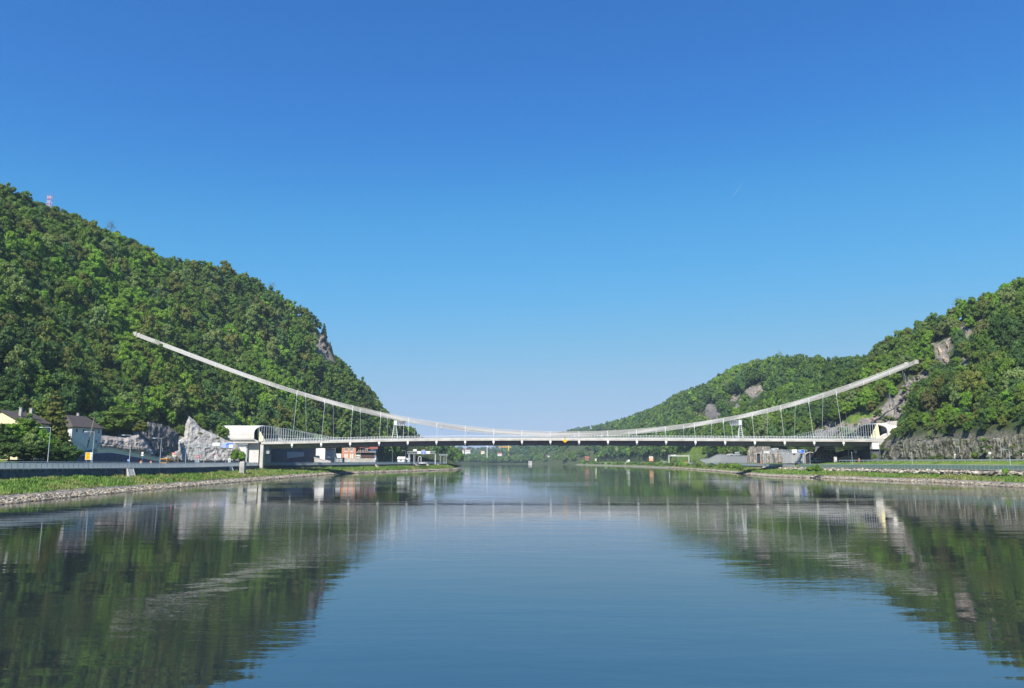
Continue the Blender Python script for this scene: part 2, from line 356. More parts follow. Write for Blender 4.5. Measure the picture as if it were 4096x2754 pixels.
def side_rows(side):
    bank, bc, hl, hc = [], [], [], []
    for Y in (YL if side < 0 else YR):
        if side < 0: s_, wx, wz0, wz1 = LT(Y); fx, fz = LF(Y)
        else:
            s_, wx, wz1 = RT(Y); wz0 = wz1 - 1.5; fx, fz = RF(Y)
        sg = side
        r = [(s_ - sg * 12, -4.0), (s_ - sg * 1.5, -0.5), (s_ + sg * 0.6, 0.12), (s_ + sg * 3.2, 1.0)]
        c = [RK, RK, RK, RK]
        for k in range(1, 7):
            t = k / 7.0; x = s_ + sg * 3.2 + (wx - s_ - sg * 3.2) * t
            r.append((x, 1.0 + (wz0 - 1.0) * t ** 0.8 + 0.22 * fbm(x, Y, 0.35) + 0.25 * fbm(x, Y, 0.06))); g = 0.5 + 0.9 * fbm(x, Y, 0.1); c.append((1 - min(1, max(0, g + 0.5)), 0, min(1, max(0, g + 0.5)), 1))
        r.append((wx - sg * 0.1, wz0)); c.append(GR)
        r.append((wx + sg * 0.1, wz1 - 0.03)); c.append(SH)
        if side < 0:
            zb_ = float(np.interp(Y, [232, 240, 262, 288, 300], [wz1 + .8, 8.2, 9.0, 5.2, wz1 + .3]))
            if Y < 310: r += [(wx - 27, wz1 - 0.03), (-133.4, wz1), (-133.9, zb_), (-136, zb_ + .4)]; c += [SO, SO, GR, GR]
            else: xi = max(wx - 27, fx + 2); r += [(xi, wz1 - 0.03), (xi - .5, wz1), (xi - .8, wz1 + .05), (xi - 1.1, wz1 + .1)]; c += [SO, SO, SO, SO]
        else:
            zz = np.interp(Y, [300, 360, 372, 700], [6.3, 6.0, 5.4, 5.4])
            r += [(wx + 3.0, wz1), (wx + 4, wz1 + 0.2), (wx + 7, (wz1 + zz) / 2 + 0.35), (wx + 10, zz)]; c += [SO, GR, GR, GR]
        bank.append([(x, Y, z) for x, z in r] + [(fx, Y, fz)]); bc.append(c + [SO])
        hr, cc = [], []
        for t in TS:
            x, z = hill(side, Y, t); zn = zone(x, Y, z)
            if (zn[0] or zn[1]) and 0 < t < 1:
                a = 1.6 if zn[0] else 0.9
                x += side * a * fbm(Y, z, 0.18, 5) * 1.6; 
                z += a * fbm(x, Y, 0.2, 4)
            if t == 0: x, z = fx, fz
            hr.append((x, Y, z)); cc.append((1.0 * zn[0] * (not zn[1]), 1.0 * zn[1], 1.0 * zn[2], 1))
        hl.append(hr); hc.append(cc)
    return bank, bc, hl, hc
for side, nm in ((-1, 'left'), (1, 'right')):
    b_, bc_, h_, hc_ = side_rows(side)
    grid_mesh(nm + '_river_bank', b_, bc_, label='grassy river bank with stone foot on the %s' % nm, kind='structure')
    grid_mesh(nm + '_hillside', h_, hc_, label='steep wooded hillside on the %s of the river' % nm, kind='structure')
# far bank and far hills
def farz(x, y):
    ys = np.interp(x, [-2500, -600, -128, 0, 66, 100, 126, 160], [2300, 2060, 1990, 1950, 1900, 1700, 1560, 1500])
    d = y - ys
    if d < 0: return max(-4, d * 0.2)
    z = min(2.2, d * 0.12)
    def g(cx, cy, sx, sy, h): return h * math.exp(-((x - cx) / sx) ** 2 - ((y - cy) / sy) ** 2)
    z += max(g(330, 1900, 190, 480, 108), g(230, 2500, 220, 420, 98)) * min(1, d / 120.0)
    z += max(g(-100, 3300, 420, 330, 58), g(260, 3000, 170, 330, 90), g(-700, 3300, 500, 350, 62), g(-1500, 3000, 600, 400, 110)) * min(1, d / 500.0)
    return z + min(1, d / 80.0) * 5 * fbm(x, y, 0.006, 4)
rows, cols = [], []
for Y in np.arange(1480, 4300, 30):
    rows.append([(x, Y, farz(x, Y)) for x in np.arange(-2500, 1400, 30)]); cols.append([SO] * len(rows[-1]))
grid_mesh('far_hills', rows, cols, label='hazy wooded hills beyond the river bend', kind='structure')
# ground sheet far around, below the water
MB().bb(-9000, 9000, -4000, 14000, -6, -5).build('river_bed', mat('mud', (0.05, 0.05, 0.03)), kind='structure', label='river bed under the water')
# ---------------------------------------------------------------- water
def water_mat():
    m = bpy.data.materials.new('river_water'); m.use_nodes = True; nt = m.node_tree; nd = nt.nodes; L = nt.links; b = nd['Principled BSDF']
    b.inputs['Base Color'].default_value = (0.014, 0.018, 0.021, 1); b.inputs['Roughness'].default_value = 0.02; b.inputs['IOR'].default_value = 3.4
    tc = nd.new('ShaderNodeTexCoord')
    def ns(sx, sy, d, dist=0.0, rot=0.0):
        mp = nd.new('ShaderNodeMapping'); mp.inputs['Scale'].default_value = (sx, sy, 1); mp.inputs['Rotation'].default_value = (0, 0, rot)
        L.new(tc.outputs['Object'], mp.inputs['Vector'])
        n = nd.new('ShaderNodeTexNoise'); n.inputs['Scale'].default_value = 1; n.inputs['Detail'].default_value = d; n.inputs['Distortion'].default_value = dist
        L.new(mp.outputs[0], n.inputs['Vector']); return n.outputs['Fac']
    def math_(op, a, b_):
        n = nd.new('ShaderNodeMath'); n.operation = op
        for k, v in enumerate((a, b_)):
            if isinstance(v, float): n.inputs[k].default_value = v
            else: L.new(v, n.inputs[k])
        return n.outputs[0]
    def mr(src, a, b_, c, d):
        n = nd.new('ShaderNodeMapRange'); n.inputs['From Min'].default_value = a; n.inputs['From Max'].default_value = b_
        n.inputs['To Min'].default_value = c; n.inputs['To Max'].default_value = d; L.new(src, n.inputs['Value']); return n.outputs[0]
    big = ns(0.10, 0.35, 2.0, 0.3, 0.10); mid = ns(0.45, 1.6, 3.0, 0.4, -0.12); sm = ns(1.6, 5.0, 2.0)
    patch = mr(ns(0.012, 0.02, 3.0, 0.8), 0.46, 0.68, 0.25, 2.5)
    h = math_('ADD', math_('MULTIPLY', big, 0.020), math_('MULTIPLY', math_('ADD', math_('MULTIPLY', mid, 0.0075), math_('MULTIPLY', sm, 0.0030)), patch))
    bp = nd.new('ShaderNodeBump'); bp.inputs['Strength'].default_value = 1; bp.inputs['Distance'].default_value = 1.0
    L.new(h, bp.inputs['Height']); L.new(bp.outputs[0], b.inputs['Normal'])
    return m
wm = MB(); wm.v = [(-9000, -4000, 0), (9000, -4000, 0), (9000, 14000, 0), (-9000, 14000, 0)]; wm.f = [(0, 1, 2, 3)]
wm.build('river_water', water_mat(), kind='structure', label='calm river surface mirroring the hills and bridge')
# ---------------------------------------------------------------- trees
ICO_V = None
def ico(sub):
    import bmesh
    bm = bmesh.new(); bmesh.ops.create_icosphere(bm, subdivisions=sub, radius=1.0)
    v = np.array([p.co[:] for p in bm.verts]); f = np.array([[q.index for q in fc.verts] for fc in bm.faces]); bm.free(); return v, f
I1 = ico(1); I2 = ico(2)
def crown(seed, nb=26, leaves=1500, leaf=0.085, core=I1, tall=1.15, kind='broad', spread=1.0, corek=0.80):
    """unit crown (radius about 1, base at z=0): lumps of leaves around small opaque hearts. returns V, F(tri), shade per vertex"""
    r = np.random.default_rng(seed); V = []; F = []; n0 = 0
    bl = []
    if kind == 'broad':
        for k in range(nb):
            z = 1 - 2 * (k + 0.5) / nb * 0.82; a = k * 2.39996 + r.uniform(-.4, .4); q = math.sqrt(max(0, 1 - z * z)); rr = r.uniform(0.42, 0.92)
            br = r.uniform(0.17, 0.36)
            bl.append((np.array([q * math.cos(a) * rr * spread, q * math.sin(a) * rr * spread, (z * rr + 0.72) * tall]), br))
        bl.append((np.array([0, 0, 0.72 * tall]), 0.62))
    elif kind == 'conifer':
        lv = 11
        for i in range(lv):
            t = i / (lv - 1.0); R = 0.95 * (1 - t) ** 0.85 + 0.06; m_ = max(2, int(6 * (1 - t) + 2))
            for k in range(m_):
                a = 2 * math.pi * k / m_ + i * 1.3 + r.uniform(-.3, .3)
                bl.append((np.array([math.cos(a) * R * 0.6, math.sin(a) * R * 0.6, 0.3 + t * 3.2 + r.uniform(-.08, .08)]), 0.14 + 0.30 * R))
    else:   # low bush
        for k in range(nb):
            a = r.uniform(0, 6.283); q = math.sqrt(r.uniform(0, 1)) * 0.75
            bl.append((np.array([math.cos(a) * q, math.sin(a) * q, r.uniform(0.12, 0.30) + 0.55 * (1 - q) * tall]), r.uniform(0.2, 0.38)))
    tot = sum(b[1] ** 2 for b in bl); cv, cf = core
    for c, br in bl:
        flat = 0.55 if kind == 'conifer' else 0.82
        pv = cv * br * corek * np.array([1, 1, flat]) * (1 + 0.22 * r.standard_normal((len(cv), 1))) + c
        V.append(pv); F.append(cf + n0); n0 += len(cv)
        m_ = int(leaves * br * br / tot)
        d = r.standard_normal((m_, 3)); d /= np.linalg.norm(d, axis=1)[:, None]; d[:, 2] = np.where(d[:, 2] < -0.3, -d[:, 2], d[:, 2])
        pos = c + d * br * np.array([1, 1, flat]) * r.uniform(0.75, 1.18, (m_, 1))
        nrm = d + 0.75 * r.standard_normal((m_, 3)); nrm /= np.linalg.norm(nrm, axis=1)[:, None]
        t1 = np.cross(nrm, r.standard_normal((m_, 3))); t1 /= np.linalg.norm(t1, axis=1)[:, None]; t2 = np.cross(nrm, t1)
        s1 = leaf * r.uniform(0.6, 1.35, (m_, 1)); s2 = s1 * r.uniform(0.5, 0.9, (m_, 1))
        q = np.stack([pos + t1 * s1, pos + t2 * s2, pos - t1 * s1 * 0.8, pos - t2 * s2], 1).reshape(-1, 3)
        V.append(q); k = n0 + np.arange(m_)[:, None] * 4
        F.append(np.concatenate([k + [0, 1, 2], k + [0, 2, 3]])); n0 += 4 * m_
    return np.concatenate(V), np.concatenate(F)
def trunk_mb(h, r0, n=5, seed=0, bare=False):
    rr = random.Random(seed); m = MB(); a = Vector((0, 0, -1.0)); b = Vector((rr.uniform(-.3, .3), rr.uniform(-.3, .3), h))
    m.tube(a, a.lerp(b, 0.5), r0, r0 * 0.75, 7); m.tube(a.lerp(b, 0.49), b, r0 * 0.75, r0 * 0.3, 7)
    for k in range(n):
        t = 0.45 + 0.5 * k / n; p = a.lerp(b, t); an = rr.uniform(0, 6.28); L_ = h * rr.uniform(.22, .38)
        q = p + Vector((math.cos(an) * L_, math.sin(an) * L_, L_ * rr.uniform(.5, 1)))
        m.tube(p, q, r0 * 0.35, r0 * 0.12, 5)
        if bare:
            for j in range(5):
                u = p.lerp(q, 0.4 + 0.15 * j); e = u + Vector((rr.uniform(-1, 1), rr.uniform(-1, 1), rr.uniform(0.3, 1))) * L_ * 0.5
                m.tube(u, e, r0 * 0.1, r0 * 0.04, 4)
    return m
# prototypes: unit crown radius; scaled by object scale.  (crown mesh, trunk mesh)
PROTO = {'broad': [], 'bush': [], 'conifer': [], 'bare': []}
for k in range(6):
    V, F = crown(10 + k, 30 + 2 * k, 2600, 0.088, I1, 1.05 + 0.12 * (k % 3), 'broad'); V[:, 2] += 0.35
    PROTO['broad'].append((np_mesh('crown', V, F, FOL_I), trunk_mb(1.2, 0.06, 5, k)))
for k in range(3):
    V, F = crown(40 + k, 14, 900, 0.10, I1, 0.9, 'bush'); PROTO['bush'].append((np_mesh('crown', V, F, FOL_I), trunk_mb(0.3, 0.03, 3, k)))
for k in range(2):
    V, F = crown(60 + k, 0, 2600, 0.10, I1, 1, 'conifer'); PROTO['conifer'].append((np_mesh('crown', V, F, FOL_I), trunk_mb(3.3, 0.06, 0, k)))
for k in range(2):
    V, F = crown(70 + k, 20, 260, 0.06, I1, 1.2, 'broad', 1, 0.02); V[:, 2] += 0.35; PROTO['bare'].append((np_mesh('crown', V, F, FOL_I), trunk_mb(1.9, 0.05, 9, k, True)))
TRM = {}
for k, lst in PROTO.items():
    for i, (cm, tm) in enumerate(lst):
        tm.v = [(a, b, max(c, -0.25)) for a, b, c in tm.v]
        me = bpy.data.meshes.new('trunk'); me.from_pydata(tm.v, [], tm.f); me.materials.append(BARK); lst[i] = (cm, me)
def tint(kind):
    r = random.random(); v = random.uniform(0.82, 1.2)
    T = {'mid': (0.066, 0.118, 0.026), 'bright': (0.098, 0.185, 0.030), 'dark': (0.036, 0.072, 0.024), 'olive': (0.086, 0.112, 0.034), 'cool': (0.050, 0.100, 0.042), 'brown': (0.078, 0.088, 0.042), 'pale': (0.10, 0.15, 0.065)}[kind]
    return tuple(c * q * v * random.uniform(0.94, 1.06) for q, c in zip((1.95, 1.82, 1.25), T)) + (1,)
def tree(kind, loc, R, H, tn, name, label, cat, group=None, rz=None, idx=None):
    i = random.randrange(len(PROTO[kind])) if idx is None else idx
    cm, tm = PROTO[kind][i]; rz = random.uniform(0, 6.28) if rz is None else rz
    root = empty(name, loc, rz, label, cat, group); root.scale = (R, R, H); col = tint(tn) if isinstance(tn, str) else tn
    c = bpy.data.objects.new('crown', cm); COL.objects.link(c); c.parent = root; c.color = col
    t = bpy.data.objects.new('trunk', tm); COL.objects.link(t); t.parent = root
    return root
random.seed(5)
cand = []   # (x,y,z,R,Hs,tone,side)
def tone_at(x, y):
    n = fbm(x, y, 0.018, 3) + random.uniform(-.4, .4) + .35 * fbm(x + 90, y, 0.007, 2)  # slow noise term darkens whole areas, imitating broad shaded hollows in leaf colour
    if x > 0 and y > 480: return random.choice(['mid', 'cool', 'cool', 'dark', 'mid'] if n < .35 else ['bright', 'mid', 'pale'])
    if n > 0.55: return 'bright'
    if n > 0.30: return random.choice(['olive', 'bright', 'mid'])
    if n > -0.25: return random.choice(['mid', 'mid', 'cool', 'mid', 'olive', 'pale'])
    if n > -0.5: return random.choice(['dark', 'cool', 'mid'])
    return random.choice(['dark', 'dark', 'mid', 'brown', 'cool', 'dark'])
CBX = [(548, 1338), (600, 1361), (667, 1388), (735, 1412), (800, 1436), (904, 1474), (1011, 1513), (1097, 1541), (1186, 1568), (1297, 1601), (3239, 1601), (3351, 1566), (3450, 1532), (3550, 1495), (3658, 1452)]
SKY = [(-400, 700), (0, 746), (100, 772), (150, 806), (180, 820), (215, 832), (300, 862), (400, 905), (480, 940), (560, 985), (640, 1022), (700, 1038), (880, 1055), (1000, 1098), (1060, 1135), (1160, 1205), (1250, 1245), (1300, 1310), (1335, 1420), (1400, 1470), (1480, 1545), (1530, 1615), (1600, 1668), (1690, 1742), (1800, 1780), (1860, 1788), (1900, 1800), (2000, 1790), (2300, 1724), (2400, 1702), (2500, 1676), (2560, 1655), (2650, 1618), (2700, 1578), (2780, 1552), (2830, 1535), (2900, 1486), (2980, 1456), (3050, 1436), (3170, 1424), (3300, 1436), (3400, 1436), (3460, 1432), (3480, 1405), (3540, 1370), (3600, 1322), (3660, 1288), (3740, 1275), (3790, 1238), (3850, 1200), (3880, 1215), (3900, 1183), (3960, 1185), (3990, 1160), (4040, 1128), (4096, 1125), (4600, 1050)]
def sky_ok(x, y, z, R, H):
    top = proj(x, y, z + 2.0 * H)
    return min(top[1] - float(np.interp(top[0] + k * R * .5 * FPX / top[2], [q[0] for q in SKY], [q[1] for q in SKY])) for k in (-1, 0, 1))
def covers(x, y, z, R, H):
    for dz in (.35, 1.0, 1.5, 1.95):
        for dx in (-.75, 0, .75):
            px, py, d = proj(x + dx * R, y, z + dz * H)
            for q in ROCKP[:2] + ROCKP[3:9] + ROCKX:
                if inpoly(px, py, q): return True
    return False
def near_cable(x, y, z):
    if y > 408: return False
    for dz in (3, 7, 10):
        px, py, d = proj(x, y, z + dz); i = np.interp(px, [q[0] for q in CBX[:10]], [q[1] for q in CBX[:10]]) if px < 1300 else np.interp(px, [q[0] for q in CBX[10:]], [q[1] for q in CBX[10:]])
        if (556 < px < 636 or 664 < px < 1300 or 3230 < px < 3645) and abs(py - i) < 42: return True
    return False
def plant(side, y0, y1, sp, Rm):
    Y = y0
    while Y < y1:
        spc = sp(Y); (fx, fz), (cx, cz) = ((LF(Y), LC(Y)) if side < 0 else (RF(Y), RC(Y)))
        Lh = math.hypot(cx - fx, (cz - fz)); n = int(Lh * 1.12 / spc) + 1
        for k in range(n):
            t = (k + random.uniform(0.15, 0.85)) / n
            if t < 0.02: continue
            y = Y + random.uniform(-.5, .5) * spc; t = min(t, 1.0); x, z = hill(side, y, t)
            if blocked(x, y, z + 1, 5 if y < 600 else 7) or near_cable(x, y, z): continue
            if side < 0 and 375 < y < 420 and x > -152: continue
            if side > 0 and 372 < y < 418 and x < 203: continue
            R = Rm(Y) * random.choice([random.uniform(0.62, .9), random.uniform(.85, 1.15), random.uniform(.95, 1.35)])
            if side > 0 and y < 360 and t < 0.15: R *= 0.5
            if covers(x, y, z, R, R * 1.1) and random.random() < .93: continue
            cand.append((x, y, z - 0.6, R, R * (random.uniform(1.05, 1.4) if random.random() < .85 else random.uniform(1.45, 1.9)), tone_at(x, y), side))
        Y += spc * 0.9
plant(-1, 120, 470, lambda Y: 5.7, lambda Y: 4.0)
plant(-1, 470, 800, lambda Y: 6.3, lambda Y: 4.3)
for i in range(70):    # tall trees on the bank beyond the spit
    y = random.uniform(790, 1050); x = LT(y)[0] - random.uniform(3, 60); R = random.uniform(5.5, 8.5); cand.append((x, y, 2.5, R, R * random.uniform(1.2, 1.6), random.choice(['mid', 'pale', 'cool', 'bright']), -1))
plant(1, 170, 500, lambda Y: 5.3, lambda Y: 3.6)
plant(1, 500, 1520, lambda Y: 6.3 + (Y - 500) / 230.0, lambda Y: 4.3 + (Y - 500) / 300.0)
for i in range(2200):    # far hills
    y = random.uniform(1500, 3800); x = random.uniform(-0.45, 0.45) * y if i % 3 else random.uniform(-0.2, 0.2) * y
    z = farz(x, y)
    if z < 2.5: continue
    R = random.uniform(7, 12); cand.append((x, y, z - 1, R, R, random.choice(['mid', 'cool', 'dark', 'mid']), 0))
for i in range(330):     # trees along the far bank
    x = random.uniform(-330, 128); y0 = 1450
    while farz(x, y0) < 1.0: y0 += 8
    y = y0 + random.uniform(2, 60); R = random.uniform(4.5, 9); cand.append((x, y, farz(x, y) - 0.8, R, R * random.uniform(.9, 1.2), random.choice(['pale', 'cool', 'mid']), 0))
def farblocked(c):
    px, py, d = proj(c[0], c[1], c[2] + c[4]); rp = c[3] * FPX / d; top = proj(c[0], c[1], c[2] + 2.1 * c[4])[1]
    return c[6] >= 0 and any(c[1] < yy and c[1] > 700 and px + rp > a and px - rp < b and top < t + 10 for a, b, t, yy in FARCLEAR)
cand = [c for c in cand if not farblocked(c)]
_c2 = []
for c in cand:      # keep crowns from standing above the ridge lines
    x, y, z, R, H, tn, s = c
    for _ in range(5):
        if sky_ok(x, y, z, R, H) > -9: break
        R *= .86; H *= .84
    else:
        if sky_ok(x, y, z, R, H) < -14: continue
    _c2.append((x, y, z, R, H, tn, s))
cand = _c2
# visible size of each crown, front to back, to choose the ones built as individuals
G = 6; W_, H_ = 4096 // G, 2754 // G; buf = np.zeros((H_, W_), bool); scored = []
order = sorted(range(len(cand)), key=lambda i: cand[i][1])
for i in order:
    x, y, z, R, Hs, tn, s = cand[i]; px, py, d = proj(x, y, z + Hs * 1.2); rp = R * FPX / d / G; hp = Hs * 1.05 * FPX / d / G
    cx_, cy_ = px / G, py / G
    x0, x1 = int(max(0, cx_ - rp)), int(min(W_, cx_ + rp + 1)); y0, y1 = int(max(0, cy_ - hp)), int(min(H_, cy_ + hp + 1))
    if x0 >= x1 or y0 >= y1: scored.append((0, i)); continue
    yy, xx = np.mgrid[y0:y1, x0:x1]; m_ = ((xx - cx_) / rp) ** 2 + ((yy - cy_) / hp) ** 2 < 1
    sub = buf[y0:y1, x0:x1]; vis = int((m_ & ~sub).sum()); sub |= m_; scored.append((vis, i))
scored.sort(reverse=True)
NIND = 270
ind = set(i for v, i in scored[:NIND]); 
TW = {'mid': 'mid green', 'bright': 'bright green', 'dark': 'dark green', 'olive': 'olive green', 'cool': 'cool green', 'brown': 'brownish', 'pale': 'pale green'}
def where(px, py, s):
    if s > 0:
        if px > 3300:
            zy = 'low' if py > 1620 else ('midway' if py > 1400 else 'high')
            return zy + ' on the right hill ' + ('near the cable end' if px < 3700 else ('past the cable end' if px < 3900 else 'at the edge'))
        return 'on the hill behind the right hangers'
    if s < 0:
        zx = 'at the left edge' if px < 250 else ('over the white house' if px < 520 else ('below the cable end' if px < 760 and py > 1380 else ('over the white cliff' if px < 900 else ('over the portal' if px < 1150 else 'behind the hangers'))))
        zy = 'low' if py > 1550 else ('partway up' if py > 1350 else ('midway up' if py > 1150 else ('well up' if py > 950 else 'high on')))
        return (zy + ' the left hill ' + zx).replace('low the', 'low on the')
    return 'on the far bank'
LABQ = []
NUMW = ['zero', 'one', 'two', 'three', 'four', 'five', 'six', 'seven', 'eight', 'nine', 'ten', 'eleven', 'twelve', 'thirteen', 'fourteen', 'fifteen', 'sixteen', 'seventeen', 'eighteen', 'nineteen', 'twenty']
ORDW = ['leftmost', 'second', 'third', 'fourth', 'fifth', 'sixth', 'seventh', 'eighth', 'ninth', 'tenth', 'eleventh', 'twelfth', 'thirteenth', 'fourteenth', 'fifteenth', 'sixteenth', 'seventeenth', 'eighteenth', 'nineteenth', 'twentieth']
def finish_labels():
    gr = {}
    for o, px, adj, noun, zone in LABQ: gr.setdefault((adj, noun, zone), []).append((px, o))
    for (adj, noun, zone), l in gr.items():
        l.sort(key=lambda q: q[0]); n = len(l)
        for i, (px, o) in enumerate(l):
            pl = noun.replace('bush', 'bushe') + 's'
            if n == 1: o['label'] = '%s %s %s' % (adj, noun, zone)
            elif i == n - 1: o['label'] = 'rightmost of %s %s %s %s' % (NUMW[n] if n < 21 else 'many', adj, pl, zone)
            else: o['label'] = '%s of %s %s %s %s' % (ORDW[i] if i < 20 else 'further', NUMW[n] if n < 21 else 'many', adj, pl, zone)
            o['group'] = '%s %s' % (pl, zone)
mass = {}
for v, i in scored:
    x, y, z, R, Hs, tn, s = cand[i]
    px, py, d = proj(x, y, z + R)
    if i in ind:
        wh = where(px, py, s); siz = 'large' if R > 4.6 else ('medium' if R > 3.5 else 'small')
        LABQ.append((tree('broad', (x, y, z), R, Hs, tn, 'broadleaf_tree', '', 'tree', 'g'), px, siz + ' ' + TW[tn].split(' ')[0] + '-toned', 'tree', wh))
    else:
        if v == 0 and (px < -700 or px > 4800): continue
        key = 'left' if s < 0 else ('right' if s > 0 else 'far')
        mass.setdefault(key, []).append((x, y, z, R, Hs, tn, v))
def mass_mesh(key, lst):
    lod = {0: [crown(100 + k, 28, 1900, 0.085, I1, 1.05 + .1 * k, 'broad', 1, 0.78) for k in range(4)],
           1: [crown(110 + k, 16, 650, 0.125, I1, 1.1, 'broad', 1, 0.85) for k in range(3)],
           2: [crown(120 + k, 10, 240, 0.18, I1, 1.1, 'broad', 1, 0.9) for k in range(3)]}
    Vs, Fs, Cs, n0 = [], [], [], 0; rs = np.random.default_rng(3)
    for x, y, z, R, Hs, tn, v in lst:
        l = 0 if y < 520 else (1 if y < 950 else 2)
        if v == 0 and l == 0: l = 1
        V, F = lod[l][int(rs.integers(len(lod[l])))]; a = rs.uniform(0, 6.28); c, s_ = math.cos(a), math.sin(a)
        W = np.stack([V[:, 0] * c - V[:, 1] * s_, V[:, 0] * s_ + V[:, 1] * c, V[:, 2] + 0.3], 1) * np.array([R, R, Hs]) + np.array([x, y, z])
        Vs.append(W); Fs.append(F + n0); n0 += len(W); Cs.append(np.tile(np.array(tint(tn)), (len(W), 1)))
    me = np_mesh('forest', np.concatenate(Vs), np.concatenate(Fs), FOL_M, np.concatenate(Cs))
    nm = {'left': 'forest canopy covering the left hillside', 'right': 'forest canopy covering the right hills', 'far': 'distant trees on the far bank and far hills'}[key]
    link('forest_canopy', me, label=nm, kind='stuff')
    print('MASS', key, len(lst), len(me.polygons))
for k, l in mass.items(): mass_mesh(k, l)
# skyline silhouettes: bare trees, conifers
def at_hill(px, Y, side):
    best = None
    for t in np.linspace(0.0, 1.0, 120):
        x, z = hill(side, Y, t); q = proj(x, Y, z)[0]
        if best is None or abs(q - px) < best[0]: best = (abs(q - px), x, z)
    return best[1], best[2]
for px, py, Y, side, kind, R, H, tn, lb in [
    (1295, 1300, 648, -1, 'conifer', 3.2, 4.0, 'dark', 'dark spruce leaning out from the left hill cliff edge'),
    (1306, 1340, 655, -1, 'conifer', 2.4, 3.2, 'dark', 'small dark spruce below another at the cliff edge'),
    (665, 1010, 505, -1, 'bare', 4.5, 5, 'brown', 'nearly bare grey tree on the left ridge line, left of its bare neighbour'),
    (700, 1018, 520, -1, 'bare', 4, 4.6, 'brown', 'nearly bare grey tree on the left ridge line, right of its bare neighbour'),
    (1560, 1640, 705, -1, 'bare', 3.5, 4, 'brown', 'bare twiggy tree low on the left hill silhouette')]:
    x, z = at_hill(px, Y, side); p = P(px, py, Y)
    tree(kind, (x if abs(x - p.x) < 6 else p.x, Y, min(z, p.z) - 1), R, H, tn, 'spruce_tree' if kind == 'conifer' else 'bare_tree', lb, 'tree')
# ---------------------------------------------------------------- suspension bridge
Y0, YB = 385.0, 411.0
FB = np.array([(1045, 1778), (1166, 1776), (1300, 1773), (1515, 1768), (1700, 1765), (1900, 1763.6), (2150, 1763), (2500, 1763.6), (3000, 1766), (3300, 1767.4), (3520, 1768.4)], float)
FX = np.array([[P(a, b, Y0).x, P(a, b, Y0).z] for a, b in FB])
def zf(x): return float(np.interp(x, FX[:, 0], FX[:, 1]))      # underside of the edge beam
XL, XR = FX[0, 0], P(3514, 1768, Y0).x
HPX = [1166, 1283, 1399, 1515, 1630, 1745, 1860, 1974, 2088, 2202, 2317, 2433, 2549, 2666, 2784, 2903, 3022, 3142, 3260, 3378]
HX = [(p - 2048) * Y0 / (FPX / CT) for p in HPX]
CBL = [(548, 1338), (600, 1361), (667, 1388), (735, 1412), (800, 1436), (904, 1474), (1011, 1513), (1097, 1541), (1186, 1568), (1297, 1601.5), (1409, 1631.5), (1522, 1657), (1634, 1680), (1748, 1698), (1860, 1713), (1974, 1722), (2088, 1730),
       (2202, 1734.5), (2317, 1734.5), (2433, 1731), (2549, 1724), (2666, 1713), (2784, 1698), (2903, 1680), (3011, 1657), (3127, 1632), (3239, 1601), (3351, 1566), (3450, 1532), (3550, 1495), (3658, 1452)]
CP = []
for a, b in CBL:
    Y = Y0
    for _ in range(4):
        p = P(a, b, Y); Y = Y0 + min(12.2, 0.205 * max(0, p.z - zf(p.x) - 3))
    CP.append((p.x, Y - Y0, p.z))
CP = np.array(CP)
_pz = np.polyfit(CP[:, 0] / 100, CP[:, 2], 6)
for _q in CP: _q[2] = np.polyval(_pz, _q[0] / 100); _q[1] = min(12.2, 0.205 * max(0, _q[2] - zf(_q[0]) - 3))
def cr_interp(x, k):
    # smooth cubic (Catmull-Rom) through the measured points
    X = CP[:, 0]; i = int(np.clip(np.searchsorted(X, x) - 1, 0, len(X) - 2)); h = X[i + 1] - X[i]; t = (x - X[i]) / h
    g = lambda j: (CP[min(j + 1, len(X) - 1), k] - CP[max(j - 1, 0), k]) / (X[min(j + 1, len(X) - 1)] - X[max(j - 1, 0)])
    a, b = CP[i, k], CP[i + 1, k]
    return a * (2 * t**3 - 3 * t**2 + 1) + b * (-2 * t**3 + 3 * t**2) + h * (g(i) * (t**3 - 2 * t**2 + t) + g(i + 1) * (t**3 - t**2))
def cabp(x, back): 
    o = cr_interp(x, 1); o = max(0, o); return Vector((x, (YB - o) if back else (Y0 + o), cr_interp(x, 2)))
br = empty('suspension_bridge', (0, 398, 0), 0, 'long suspension bridge with pale cables and dark girder spanning the whole river between two hills', 'bridge')
O = (0, 398, 0)
xs = list(np.linspace(XL, XR, 70))
m = MB()          # girder: sweep in x
def sweep(m, sec, xs_):
    b = len(m.v); n = len(sec)
    for x in xs_:
        for y, z in sec: m.v.append((x, y, zf(x) + z))
    for k in range(len(xs_) - 1):
        for i in range(n):
            j = (i + 1) % n; q = b + k * n; m.f.append((q + i, q + j, q + n + j, q + n + i))
    m.f.append(tuple(b + i for i in range(n))); e = b + (len(xs_) - 1) * n; m.f.append(tuple(e + n - 1 - i for i in range(n)))
    return m
sweep(MB(), [(388.0, 0.05), (389.2, -2.05), (406.8, -2.05), (408.0, 0.05)], xs).build('girder', GIRD, br, origin=O)
sweep(MB(), [(Y0 + .25, 0.1), (Y0 + .25, 0.62), (YB - .25, 0.62), (YB - .25, 0.1)], xs).build('deck', ASPH, br, origin=O)
for yy in (Y0, YB): sweep(MB(), [(yy - .3, 0), (yy - .3, 1.0), (yy + .24, 1.0), (yy + .24, 0)], xs).build('edge_beam', CONCP, br, origin=O)
for yy in (Y0 + 0.9, YB - 0.9): sweep(MB(), [(yy - .12, 0.625), (yy - .12, 1.75), (yy + .12, 1.75), (yy + .12, 0.625)], xs).build('crash_barrier', WHITE, br, origin=O)
